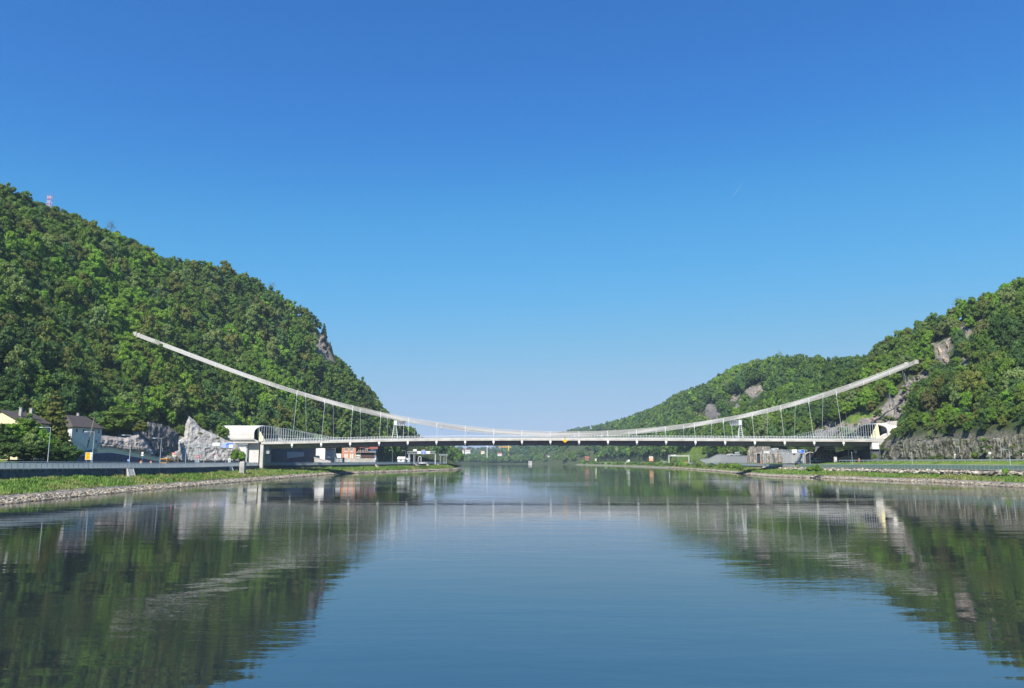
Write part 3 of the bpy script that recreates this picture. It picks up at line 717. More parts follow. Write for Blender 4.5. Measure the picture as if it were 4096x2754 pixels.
for yy in (Y0, YB):
    m = MB(); n = int((XR - XL) / 1.45)
    for k in range(n + 1):
        x = XL + (XR - XL) * k / n; z = zf(x); m.bb(x - .07, x + .07, yy - .1, yy + .1, z + 1.0, z + 2.72)
    sweep(m, [(yy - .07, 2.36), (yy - .07, 2.5), (yy + .07, 2.5), (yy + .07, 2.36)], xs)
    sweep(m, [(yy - .05, 1.62), (yy - .05, 1.72), (yy + .05, 1.72), (yy + .05, 1.62)], xs)
    m.build('railing', STEELW, br, origin=O)
# cross beams under the deck at every hanger
for x in HX:
    z = zf(x); MB().bb(x - .35, x + .35, Y0 + .1, YB - .1, z - 0.95, z - 0.003).bb(x - .15, x + .15, 389, 407, z - 2.35, z - .95).build('cross_beam', GIRD, br, origin=O)
    for yy, sg in ((Y0, -1), (YB, 1)):
        b = MB().box((x, yy + sg * .28, z - 0.62), (1.0, .62, 1.15)).box((x, yy + sg * .28, z - 1.55), (.34, .34, .72)).build('hanger_anchorage', WHITE, br, origin=O)
for back in (False, True):
    pts = [cabp(x, back) for x in np.linspace(CP[0, 0], CP[-1, 0], 110)]; m = MB()
    for r_ in range(6):
        for c_ in range(2):
            pp = []
            for k, p in enumerate(pts):
                d = (pts[min(k + 1, 109)] - pts[max(k - 1, 0)]).normalized(); up = Vector((0, 1, 0)).cross(d) * -1
                if up.z < 0: up = -up
                pp.append(p + up * ((r_ - 2.5) * 0.35) + Vector((0, (c_ - .5) * .36, 0)))
            m.path(pp, 0.115, 5)
    cab = m.build('main_cable', ROPE, br, smooth=True, origin=O)
    for x in HX + [HX[0] - 14.5 * k for k in range(1, 6)] + [HX[-1] + 14.5 * k for k in range(1, 3)]:
        if x < CP[0, 0] + 4 or x > CP[-1, 0] - 4: continue
        p = cabp(x, back); q = cabp(x + 1, back); a = math.atan2(q.z - p.z, 1)
        c = MB().hexa([(p.x + dx * math.cos(a) - dz * math.sin(a), p.y + dy, p.z + dx * math.sin(a) + dz * math.cos(a)) for dz in (-1.0, 1.0) for dx, dy in ((-.16, -.31), (.16, -.31), (.16, .31), (-.16, .31))])
        c.build('cable_clamp', STEELW, cab, origin=O)
    for x in HX:
        p = cabp(x, back); z = zf(x); bt = Vector((x, (YB + .28 if back else Y0 - .28), z + 0.9)); tp = Vector((x, p.y, p.z - 1.0))
        if tp.z - bt.z < 0.3: bt.z = tp.z - .3
        d = (bt - tp).normalized(); L_ = (bt - tp).length
        h = MB().tube(tp, tp + d * min(.5, L_ * .3), .30, .24, 6).tube(tp + d * min(.5, L_ * .3), tp + d * min(1.4, L_ * .6), .24, .07, 6).tube(tp + d * min(1.2, L_ * .5), bt, .065, .065, 5)
        h.tube(bt, Vector((x, bt.y, z - .1)), .10, .10, 5)
        h.build('hanger', STEELW, br, origin=O)
# tapering tall screens near both ends
LFN = [(1038, 1704), (1090, 1705.5), (1110, 1710), (1150, 1717), (1200, 1727), (1260, 1738), (1310, 1747), (1352, 1756)]
RFN = [(3190, 1752), (3215, 1745), (3260, 1735), (3300, 1725), (3360, 1711), (3410, 1703), (3450, 1696), (3500, 1695)]
for tb, yy in ((LFN, Y0), (RFN, Y0), (LFN, YB), (RFN, YB)):
    X_ = [P(a, b, Y0).x for a, b in tb]; Z_ = [P(a, b, Y0).z for a, b in tb]; n = int((X_[-1] - X_[0]) / 1.17); m = MB(); tops = []
    for k in range(n + 1):
        x = X_[0] + (X_[-1] - X_[0]) * k / n; z0 = zf(x) + 1.0; z1 = float(np.interp(x, X_, Z_)); y_ = yy + (0.34 if yy == Y0 else -.34)
        if z1 - z0 < 1.9: continue
        m.bb(x - .085, x + .085, y_ - .1, y_ + .1, z0 - .4, z1); tops.append(Vector((x, y_, z1 - .05)))
    m.path(tops, .05, 4); m.path([Vector((t.x, t.y, (t.z + zf(t.x) + 1) / 2)) for t in tops], .03, 4)
    m.build('wind_screen', GALV, br, origin=O)
# cable end housings in the hillside
for x, s in ((CP[0, 0], -1), (CP[-1, 0], 1)):
    for back in (False, True):
        p = cabp(x, back); MB().box((p.x + s * 1.0, p.y, p.z + .35), (2.0, .9, 2.3), 0).build('anchor_block', CONC, br, origin=O, bevel=.2)
# ---------------------------------------------------------------- overhead sign masts standing on the deck
def deck_gantry(px, flip, label):
    x = P(px, 1750, 388).x; z = zf(x) + .62; f = -1 if flip else 1
    g = empty('sign_gantry', (x, 387.6, z), 0, label, 'sign gantry', 'lattice sign gantries on the bridge deck')
    m = MB(); H = 7.6; bt = [(-.15 - f * 1.0, -.7), (f * 2.0, -.7), (f * 2.0, .7), (-.15 - f * 1.0, .7)]; tpq = [(-.15, -.35), (f * .9, -.35), (f * .9, .35), (-.15, .35)]
    for a, b in zip(bt, tpq): m.tube((a[0] , a[1], 0), (b[0], b[1], H), .14, .11, 5)
    for k in range(1, 8):
        t = k / 8.0; q = [(a[0] + (b[0] - a[0]) * t, a[1] + (b[1] - a[1]) * t, H * t) for a, b in zip(bt, tpq)]
        for i in range(4): m.tube(q[i], q[(i + 1) % 4], .06, .06, 4)
    m.build('mast', STEELW, g)
    MB().bb(f * -.2, f * 1.3, -.6, .6, H, H + 2.4).build('mast_head', STEELW, g)
    m = MB()
    for zz in (H - .1, H + 2.1):
        for yy in (-.7, .7): m.tube((f * 1.3, yy, zz), (f * 5.6, yy, zz), .09, .09, 4)
    for k in range(5):
        a = f * (1.5 + k * 1.0)
        for yy in (-.7, .7): m.tube((a, yy, H - .1), (a + f * .9, yy, H + 2.1), .06, .06, 4); m.tube((a, yy, H - .1), (a, yy, H + 2.1), .06, .06, 4)
    m.build('arm', STEELW, g)
    MB().bb(f * 1.7, f * 5.4, .8, 1.05, H - .2, H + 2.0).build('sign_panel', DARKM, g)
    for k in range(4): MB().bb(f * (2.0 + k) - .35, f * (2.0 + k) + .35, .3, .75, H + .2, H + 1.8).build('signal_box', mat('sign_grey_blue', (.22, .27, .36), .5), g)
    MB().tube((f * 4.4, .6, 0), (f * 4.7, .6, H), .09, .09, 5).build('support_post', STEELW, g)
    MB().bb(f * 1.2, f * 3.0, -.9, .9, 1.4, 1.5).bb(f * 2.95, f * 3.0, -.9, .9, 1.5, 2.6).build('service_platform', STEELW, g)
deck_gantry(1577, False, 'white lattice sign gantry on the bridge deck over the left half of the span')
deck_gantry(2966, True, 'white lattice sign gantry on the bridge deck over the right half of the span')
# yellow navigation mark
p = P(2260, 1764, 384.2)
nm = empty('navigation_mark', p, 0, 'yellow diamond navigation mark hung on the bridge edge near midspan', 'navigation mark')
MB().hexa([(-1.25, -.06, 0), (0, -.06, -1.0), (1.25, -.06, 0), (0, -.06, 1.0), (-1.25, .06, 0), (0, .06, -1.0), (1.25, .06, 0), (0, .06, 1.0)]).build('diamond_board', AMBER, nm)
MB().tube((0, .15, .7), (0, .3, 1.9), .06, .06, 4).bb(-.2, .2, .05, .3, 1.5, 1.9).build('bracket', DARKM, nm)
# three small service trucks / lamps seen above the parapet
def deck_box(px, y, w, h, name, label, cat, mt, Yd=395):
    a = P(px, y, Yd); z = zf(a.x) + .62
    g = empty(name, (a.x, Yd, z), 0, label, cat)
    return g
# ---------------------------------------------------------------- tunnel portals at both bridge ends
def portal(side):
    s = side; nm = 'left' if s < 0 else 'right'
    if s < 0: xe = -147.5; xr0 = P(1037, 1750, Y0).x; zt = P(1000, 1699, Y0).z; zb = zf(XL) + .9
    else: xe = P(3592, 1700, Y0).x; xr0 = P(3522, 1750, Y0).x; zt = P(3520, 1690, Y0).z; zb = zf(XR) + .9
    g = empty('tunnel_portal', (xr0, 398, zb), 0, 'pale rounded concrete tunnel mouth where the bridge deck meets the %s hillside' % nm, 'tunnel portal')
    Oo = (xr0, 398, zb); cy = 398.0; hw = 13.3; cz = (zt + zb) / 2; hh = (zt - zb) / 2; ex = 2.5
    def pt(a, r):
        c, q = math.cos(a), math.sin(a); ex = 2.5 if q > 0 else 6.5
        return cy + (hw - r) * math.copysign(abs(c) ** (2 / ex), c), cz + (hh - r) * math.copysign(abs(q) ** (2 / ex), q)
    N = 56; rings = []
    def rimx(a):     # near side of the mouth is cut back
        c = -math.cos(a); return xr0 + s * ((2.6 if s < 0 else 3.6) * max(0, c) * (1 - abs(math.sin(a)) ** 3) )
    def endx(z):
        if s < 0: return xe
        t = (z - zb + 1.2) / (zt - zb); return xr0 + (xe - xr0) * min(1, max(0.06, t * 1.15))
    V = []; F = []
    for r in (0.0, 0.55):
        for k in range(13):
            t = k / 12.0
            for i in range(N):
                a = 2 * math.pi * i / N; y, z = pt(a, r); x0_, x1_ = rimx(a), endx(z)
                fl = 0.0 if s < 0 else 0
                V.append((x0_ + (x1_ - x0_) * t, y, z))
    m = MB(); m.v = V
    for l in range(2):
        for k in range(12):
            for i in range(N):
                j = (i + 1) % N; q = l * 13 * N + k * N; m.f.append((q + i, q + j, q + N + j, q + N + i))
    for i in range(N): j = (i + 1) % N; m.f.append((i, j, 13 * N + j, 13 * N + i))
    m.build('shell', mat('shell_concrete', (.62, .595, .55), .85, .14, .3, bump=.02, bscale=2), g, smooth=False, origin=Oo)
    if s > 0: MB().prism([XZ(3513, 1756, 386), XZ(3560, 1728, 386), XZ(3550, 1748, 386), XZ(3521, 1782, 386), XZ(3515, 1779, 386)], 386, 389.5, 'y').prism([XZ(3560, 1690, 387), XZ(3590, 1684, 387), XZ(3588, 1700, 387), XZ(3560, 1740, 387)], 387, 396, 'y').build('buttress', CONCP, g, origin=Oo)
    # dark lining and back wall just inside, with the bore's shade in their tone
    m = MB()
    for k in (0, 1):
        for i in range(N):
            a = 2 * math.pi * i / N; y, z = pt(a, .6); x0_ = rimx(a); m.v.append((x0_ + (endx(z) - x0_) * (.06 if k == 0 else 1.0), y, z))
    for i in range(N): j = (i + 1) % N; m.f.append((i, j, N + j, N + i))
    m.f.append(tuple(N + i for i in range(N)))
    m.build('shade_lining', CONCD, g, origin=Oo)
    # cream dividing wall between the two bores, and the low far wall
    def tri(pts, y0, y1, nme, mt): MB().prism(pts, y0, y1, 'y').build(nme, mt, g, origin=Oo)
    A = lambda px, py, Y: XZ(px, py, Y)
    if s < 0:
        tri([A(1029, 1706, 388.5), A(1033, 1767, 388.5), A(1062, 1767, 388.5)], 388.5, 389.4, 'dividing_wall', YELW)
        tri([A(1084, 1745, 410), A(1082, 1766, 410), A(1136, 1766, 410), A(1115, 1752, 410)], 410.6, 411.2, 'wing_wall', CONC)
    else:
        tri([A(3511, 1694, 388.5), A(3519, 1747, 388.5), A(3520, 1760, 388.5), A(3480, 1758, 388.5)], 388.5, 389.4, 'dividing_wall', YELW)
        tri([A(3464, 1728, 409), A(3476, 1757, 409), A(3446, 1757, 409)], 408.6, 409.2, 'far_wall', YELW)
        tri([A(3460, 1722, 411.5), A(3452, 1760, 411.5), A(3380, 1760, 411.5), A(3420, 1738, 411.5)], 411.6, 412.3, 'wing_wall', CONC)
    return g
portal(-1); portal(1)
# ---------------------------------------------------------------- abutments
def blockpx(m, x0, x1, y0, y1, Yn, dep):      # pixel rectangle at depth Yn, extruded backwards
    a = P(x0, y1, Yn); b = P(x1, y0, Yn); m.bb(a.x, b.x, Yn, Yn + dep, a.z, b.z); return m
ab = empty('bridge_abutment', (P(1025, 1800, 385).x, 398, 2), 0, 'tall pale concrete abutment block and piers carrying the left end of the bridge', 'abutment')
Oa = tuple(ab.location)
blockpx(MB(), 992, 1037, 1766, 1856, 388.5, 20).build('abutment_wall', mat('shell_concrete', (.62, .595, .55)), ab, origin=Oa)
blockpx(MB(), 948, 992, 1773.2, 1856, 387.2, 3).build('wing_wall', mat('shell_concrete', (.62, .595, .55), .85, .14, .3, bump=.02, bscale=2), ab, origin=Oa)
blockpx(MB(), 930, 1033, 1765.5, 1773, 385.6, 24).build('cap_slab', CONCP, ab, origin=Oa)
blockpx(MB(), 1036, 1054.5, 1778.5, 1883, 385, 2.4).build('pier', CONCP, ab, origin=Oa, bevel=.15)
blockpx(MB(), 1056, 1079, 1779, 1816, 387.4, .4).build('cladding_panel', mat('grey_panel', (.33, .34, .35), .6), ab, origin=Oa)
xw0, zw0 = XZ(1057, 1850, 392)
MB().hexa([(-132.5, 411.6, 3.5), (-120.2, 472, 3.5), (-122.7, 472, 3.5), (-134.5, 411.6, 3.5), (-132.5, 411.6, 16), (-120.2, 472, 14.5), (-122.7, 472, 14.5), (-134.5, 411.6, 16)]).build('wing_wall', CONCD, ab, origin=Oa)  # dark tone holds the shade under the deck, also on the bearing wall
MB().bb(-132.0, -130.4, 391.8, 411.5, 3.5, zf(XL) - 2.1).build('bearing_wall', CONCD, ab, origin=Oa)
MB().hexa([(-127.2, 436, 8.2), (-123.1, 456, 9.6), (-123.7, 456, 9.6), (-127.8, 436, 8.2), (-127.2, 436, 12), (-123.1, 456, 12), (-123.7, 456, 12), (-127.8, 436, 12)]).build('cladding_panel', mat('grey_panel', (.33, .34, .35), .6), ab, origin=Oa)
sp_ = P(966, 1890, 276)
pr = empty('concrete_pier', (sp_.x, 278, 0), 0, 'short free-standing grey concrete pier on the left bank, left of the abutment', 'pier')
m = MB(); a = P(955.5, 1893, 277); b = P(978, 1849, 277)
m.bb(a.x, b.x, 277, 279.3, a.z - .5, b.z); m.build('shaft', CONC, pr, origin=tuple(pr.location), bevel=.12)
MB().bb(a.x + .2, b.x - .2, 277.2, 279.1, b.z + .003, b.z + .18).build('cap', CONCP, pr, origin=tuple(pr.location))
ab2 = empty('bridge_abutment', (P(3500, 1800, 385).x, 398, 2), 0, 'pale concrete abutment head under the right end of the bridge above a dark underpass', 'abutment')
Ob = tuple(ab2.location)
blockpx(MB(), 3490, 3515.5, 1769.5, 1798, 385, 3.0).build('abutment_head', WHITE, ab2, origin=Ob, bevel=.1)
blockpx(MB(), 3492, 3516, 1798.3, 1850, 386, 2.2).build('abutment_stem', CONCD, ab2, origin=Ob)
MB().bb(182.6, 185.4, 389, 412, 3.5, 16.2).build('bearing_wall', CONCD, ab2, origin=Ob)
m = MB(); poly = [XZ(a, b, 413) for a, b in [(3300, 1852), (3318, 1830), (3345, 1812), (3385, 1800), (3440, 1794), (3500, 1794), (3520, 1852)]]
m.prism(poly, 413, 414.5, 'y').build('underpass_shade_sheet', mat('underpass_shade', (.035, .035, .045), .9), ab2, origin=Ob)  # near-black sheet stands for the shade deep in the underpass opening
m = MB(); poly = [XZ(a, b, 405) for a, b in [(3345, 1848), (3350, 1836), (3380, 1824), (3482, 1822), (3484, 1848)]]
m.prism(poly, 405, 405.6, 'y').build('parapet', CONC, ab2, origin=Ob)
# ---------------------------------------------------------------- riverside walls and railings
def along(side, y0, y1, st, off, zoff, which='top'):
    out = []; Y = y0
    while Y <= y1 + 1e-6:
        if side < 0: s_, wx, z0, z1 = LT(Y)
        else: s_, wx, z1 = RT(Y); z0 = z1 - 1.5
        out.append((wx + side * off, Y, (z1 if which == 'top' else z0) + zoff)); Y += st
    return out
STN = mat('dark_rubble_stone', (0.115, 0.115, 0.12), 0.9, 0.45, 0.9, bump=.15, bscale=1.3)
def rubble_wall(side, y0, y1, label, mt, h):
    pts = along(side, y0, y1, 1.2, 0, 0); V = []; rows_ = 7
    for k, (x, y, z) in enumerate(pts):
        s_ = LT(y) if side < 0 else RT(y); zb = (s_[2] if side < 0 else s_[2] - 1.6) - .4
        for r in range(rows_):
            t = r / (rows_ - 1); e = .16 * mnoise.noise(Vector((y * .9, t * 4, 5))) + .10 * mnoise.noise(Vector((y * 2.3, t * 9, 1)))
            V.append((x - side * (.22 + e + .25 * (1 - t)), y, zb + (z - zb) * t))
    m = MB(); m.v = V
    n = rows_
    for k in range(len(pts) - 1):
        for r in range(n - 1): q = k * n + r; m.f.append((q, q + 1, q + n + 1, q + n))
    b = len(m.v)
    m.v += [(x + side * .5, y, z) for x, y, z in pts]
    for k in range(len(pts) - 1): m.f.append((k * n + n - 1, b + k, b + k + 1, k * n + n + n - 1))
    g = empty('river_wall', pts[len(pts) // 2], 0, label, 'retaining wall')
    m.build('stone_face', mt, g, origin=pts[len(pts) // 2])
    MB().ribbon([(x, y, z) for x, y, z in pts[::4] + [pts[-1]]], [(-.35, 0.01), (-.35, .16), (.45, .16), (.45, 0.01)] if side > 0 else [(-.45, 0.01), (-.45, .16), (.35, .16), (.35, 0.01)]).build('coping', CONC, g, origin=pts[len(pts) // 2])
rubble_wall(-1, -40, 640, 'dark stone retaining wall below the railing along the left bank', STN, 2)
rubble_wall(1, 150, 760, 'low pale stone wall under the promenade railing on the right bank', mat('pale_block_stone', (0.30, 0.29, 0.27), 0.9, 0.5, 0.8, bump=.2, bscale=1.2), 1.5)
def panel_mat(name, col, tr):
    m = bpy.data.materials.new(name); m.use_nodes = True; nt = m.node_tree; b = nt.nodes['Principled BSDF']
    b.inputs['Base Color'].default_value = (*col, 1); b.inputs['Roughness'].default_value = .6
    tl = nt.nodes.new('ShaderNodeBsdfTranslucent'); tl.inputs[0].default_value = (*col, 1); y_ = nt.nodes.new('ShaderNodeMixShader'); y_.inputs[0].default_value = .55; nt.links.new(b.outputs[0], y_.inputs[1]); nt.links.new(tl.outputs[0], y_.inputs[2]); t = nt.nodes.new('ShaderNodeBsdfTransparent'); x = nt.nodes.new('ShaderNodeMixShader'); x.inputs[0].default_value = tr
    nt.links.new(y_.outputs[0], x.inputs[1]); nt.links.new(t.outputs[0], x.inputs[2]); nt.links.new(x.outputs[0], nt.nodes['Material Output'].inputs[0]); return m
PM = panel_mat('railing_mesh', (.74, .78, .80), .25); PG = panel_mat('railing_mesh_green', (.30, .45, .42), .35)
def guard_rail(pts, H, step, name, label, cat, pm, post=GALV, tip=.35, side=-1):
    o = pts[len(pts) // 2]; g = empty(name, o, 0, label, cat)
    MB().ribbon([(x, y, z) for x, y, z in pts], [(-.012, .12), (-.012, H - .22), (.012, H - .22), (.012, .12)]).build('mesh_panel', pm, g, origin=o)
    MB().path([(x, y, z + H) for x, y, z in pts], .055, 5).path([(x, y, z + H - .2) for x, y, z in pts], .03, 4).build('hand_rail', post, g, origin=o)
    m = MB(); acc = 0; n = 0
    for a, b in zip(pts[:-1], pts[1:]):
        a = Vector(a); b = Vector(b); L_ = (b - a).length
        while acc <= L_:
            p = a.lerp(b, acc / L_); m.bb(p.x - .05, p.x + .05, p.y - .04, p.y + .04, p.z - tip, p.z + H + .05); acc += step; n += 1
        acc -= L_
    if n > 100: tag(m.build('post', post, g, origin=o), kind='stuff')
    else:
        for k in range(n):
            q = MB(); q.v = m.v[8 * k:8 * k + 8]; q.f = m.f[:6]; q.build('post', post, g, origin=o)
    return g
guard_rail(along(-1, -40, 640, 4, -.30, .1), 1.5, 1.8, 'guard_railing', 'long pale mesh railing along the top of the left river wall', 'railing', PM)
guard_rail(along(1, 150, 372, 4, -.30, .1), 1.45, 2.0, 'guard_railing', 'green-tinted mesh railing along the near right promenade, right of the bridge shadow', 'railing', PG)
guard_rail(along(1, 376, 760, 4, -.30, .1), 1.35, 2.0, 'guard_railing', 'pale mesh railing along the right promenade beyond the bridge', 'railing', PM)
# upper road rail on the right
ur = [(RT(Y)[1] + 11.2, Y, 6.35) for Y in range(150, 352, 4)]
g = empty('road_barrier', ur[25], 0, 'steel crash barrier along the upper right road beneath the dark cliff', 'crash barrier')
MB().ribbon(ur, [(-.05, .5), (-.05, .85), (.05, .85), (.05, .5)]).build('beam', GALV, g, origin=ur[25])
for x, y, z in ur[::1]: MB().bb(x - .06, x + .06, y - .06, y + .06, z - .2, z + .9).build('post', GALV, g, origin=ur[25])
# elevated road slab at far right
br2 = [(RT(Y)[1] + 10.2, Y, 6.2) for Y in range(150, 240, 5)]
g = empty('elevated_road_slab', br2[5], 0, 'dark concrete road slab on short posts at the far right edge', 'road slab')
MB().ribbon(br2, [(-.9, -.5), (-.9, 0), (.5, 0), (.5, -.5)]).build('slab', CONC, g, origin=br2[5])
for k in range(2, len(br2), 4): MB().bb(br2[k][0] - .2, br2[k][0] + .6, br2[k][1] - .4, br2[k][1] + .4, 3.9, 5.7).build('post', CONC, g, origin=br2[5])
# roads
def strip(pts, o0, o1, dz, name, mt, **kw):
    V = []
    for x, y, z in pts: V += [(x + o0, y, z + dz), (x + o1, y, z + dz)]
    m = MB(); m.v = V
    for k in range(len(pts) - 1): m.f.append((2 * k, 2 * k + 1, 2 * k + 3, 2 * k + 2))
    return m.build(name, mt, kind='structure', **kw)
lp = along(-1, -40, 640, 8, 0, .03)
strip(lp, -2.6, -.6, .02, 'riverside_path', mat('paving', (.26, .25, .24), .9, .1), label='paved strip behind the left railing')
strip(lp, -26, -2.8, .0, 'left_road', ASPH, label='asphalt road behind the left railing')
rp = [(RT(Y)[1], Y, 6.34 if Y < 352 else float(np.interp(Y, [352, 372, 700], [6.3, 5.45, 5.45]))) for Y in range(150, 760, 8)]
strip(rp, 11.6, 26, .04, 'right_road', ASPH, label='asphalt road below the right cliff')
strip(along(1, 150, 760, 8, 0, .04), .4, 2.8, 0, 'promenade', mat('paving', (.26, .25, .24), .9, .1), label='promenade behind the right railing')
# white drain chutes and piers in the left wall
for k, (px, pyt, pyb, lb) in enumerate([(508, 1873, 1904, 'pale concrete drain chute running down the left wall under the lamps'), (914, 1863, 1879, 'narrow pale drain chute beside the free-standing pier'),
        (1500, 1857, 1871, 'pale concrete drain chute in the wall below the orange house'), (1660, 1855, 1862, 'leftmost of the three small pale wall buttresses below the far sign gantry'), (1706, 1854, 1861, 'middle one of the small pale wall buttresses below the far sign gantry'), (1747, 1853, 1860, 'rightmost of the small pale wall buttresses below the far sign gantry')]):
    best = min(np.arange(140, 640, 1.0), key=lambda Y: abs(proj(LT(Y)[1], Y, LT(Y)[3])[0] - px)); s_, wx, z0, z1 = LT(best)
    wd = 1.5 if best < 300 else 2.4
    g = empty('drain_chute', (wx + .5, best, z0), 0, lb, 'drain chute')
    MB().hexa([(.0, -wd, -.4), (1.9, -wd - 1.6, -.4), (1.9, wd - 1.6, -.4), (0, wd, -.4), (-.1, -wd, z1 - z0 + .0), (.25, -wd, z1 - z0 + .0), (.25, wd, z1 - z0), (-.1, wd, z1 - z0)]).build('chute', CONCP, g)
    for q in (-1, 1): MB().hexa([(.02, q * wd - .12, -.4), (2.05, q * wd - 1.72, -.4), (2.05, q * wd - 1.48, -.4), (.02, q * wd + .12, -.4), (.2, q * wd - .12, z1 - z0 + .08), (.4, q * wd - .12, z1 - z0 + .08), (.4, q * wd + .12, z1 - z0 + .08), (.2, q * wd + .12, z1 - z0 + .08)]).build('kerb', CONC, g)
# ---------------------------------------------------------------- stones at the water's edge, grass
def stones(side, y0, y1, n, u0, u1, s0, s1, name, label, seed, cols):
    rs = np.random.default_rng(seed); iv, if_ = I1; Vs, Fs, Cs = [], [], []; q = 0
    Yn = y0 + (y1 - y0) * rs.uniform(0, 1, n) ** 1.5
    for Y in Yn:
        if side < 0: s_, wx, z0, z1 = LT(Y)
        else: s_, wx, z1 = RT(Y); z0 = z1 - 1.5
        u = rs.uniform(u0, u1); x = s_ + side * u
        if u > 6: x = wx - side * rs.uniform(.2, u - 5); z = z0 + rs.uniform(-.1, .9)
        else: z = np.interp(u, [-1.5, .6, 3.2, 6], [-.3, .12, 1.0, 1.6])
        sz = rs.uniform(s0, s1) * (1 + (Y - 150) / 500.0)
        W = iv * (1 + .28 * rs.standard_normal((len(iv), 1))) * np.array([rs.uniform(.8, 1.5), rs.uniform(.8, 1.5), rs.uniform(.55, .9)]) * sz
        a = rs.uniform(0, 6.28); c_, w_ = math.cos(a), math.sin(a)
        W = np.stack([W[:, 0] * c_ - W[:, 1] * w_, W[:, 0] * w_ + W[:, 1] * c_, W[:, 2]], 1) + np.array([x, Y, z])
        Vs.append(W); Fs.append(if_ + q); q += len(W); c = cols[int(rs.integers(len(cols)))]; v = rs.uniform(.35, 1.1) * (.45 if u < .15 else 1); Cs.append(np.tile(np.array([c[0] * v, c[1] * v, c[2] * v, 1]), (len(W), 1)))
    me = np_mesh(name, np.concatenate(Vs), np.concatenate(Fs), STONEM, np.concatenate(Cs)); link(name, me, label=label, kind='stuff')
STONEM = bpy.data.materials.new('loose_stone'); STONEM.use_nodes = True; _n = STONEM.node_tree
_a = _n.nodes.new('ShaderNodeAttribute'); _a.attribute_name = 'tint'; _n.links.new(_a.outputs['Color'], _n.nodes['Principled BSDF'].inputs['Base Color']); _n.nodes['Principled BSDF'].inputs['Roughness'].default_value = .9
SC = [(.42, .37, .29), (.35, .31, .25), (.46, .42, .34), (.22, .18, .13), (.38, .30, .20)]
stones(-1, 90, 640, 12000, -.5, 2.3, .10, .34, 'riprap', 'pale loose stones along the left waterline', 1, SC)
stones(1, 150, 760, 11000, -.5, 2.0, .12, .32, 'riprap', 'pale loose stones along the right waterline', 2, SC)
stones(1, 190, 430, 2600, 6.1, 7.6, .3, .62, 'stone_blocks', 'large pale stone blocks below the right railing', 3, SC[:3])
GRM = bpy.data.materials.new('grass_blades'); GRM.use_nodes = True; _n = GRM.node_tree
_a = _n.nodes.new('ShaderNodeAttribute'); _a.attribute_name = 'tint'; _n.links.new(_a.outputs['Color'], _n.nodes['Principled BSDF'].inputs['Base Color']); _n.nodes['Principled BSDF'].inputs['Roughness'].default_value = .8
def grass(side, y0, y1, n, seed, label):
    rs = np.random.default_rng(seed); Vs, Cs = [], []
    Yn = y0 + (y1 - y0) * rs.uniform(0, 1, n) ** 1.7
    for Y in Yn:
        if side < 0: s_, wx, z0, z1 = LT(Y)
        else: s_, wx, z1 = RT(Y); z0 = z1 - 1.5
        t = rs.uniform(.02, 1); x = s_ + side * 3.2 + (wx - s_ - side * 3.2) * t; z = 1.0 + (z0 - 1) * t ** .8 + .22 * fbm(x, Y, .35) + .25 * fbm(x, Y, .06)
        dns = fbm(x, Y, .09)
        if dns < -.45 and rs.uniform() < .8: continue
        h = rs.uniform(.18, .5) * (1 + .8 * max(0, fbm(x, Y, .2))); sc_ = 1 + (Y - 150) / 400.0; h *= sc_ if sc_ > .6 else .6
        if rs.uniform() < .03: h *= 1.45
        v = rs.uniform(.6, 1.35); g_ = np.array([.11, .205, .026]) if fbm(x + 50, Y, .07) > -.1 else np.array([.19, .22, .055])
        for b in range(4):
            a = rs.uniform(0, 6.28); dx, dy = math.cos(a) * h * .45, math.sin(a) * h * .45; ox, oy = rs.uniform(-.4, .4, 2) * sc_
            Vs.append([(x + ox - dy * .5, Y + oy + dx * .5, z - .05), (x + ox + dy * .5, Y + oy - dx * .5, z - .05), (x + ox + dx, Y + oy + dy, z + h)]); Cs += [(*(g_ * v), 1)] * 3
    V = np.array(Vs).reshape(-1, 3); F = np.arange(len(V)).reshape(-1, 3)
    link('grass', np_mesh('grass', V, F, GRM, np.array(Cs)), label=label, kind='stuff')
grass(-1, 100, 640, 26000, 7, 'rough grass on the left river bank'); grass(1, 170, 760, 26000, 8, 'rough grass and weeds on the right river bank')

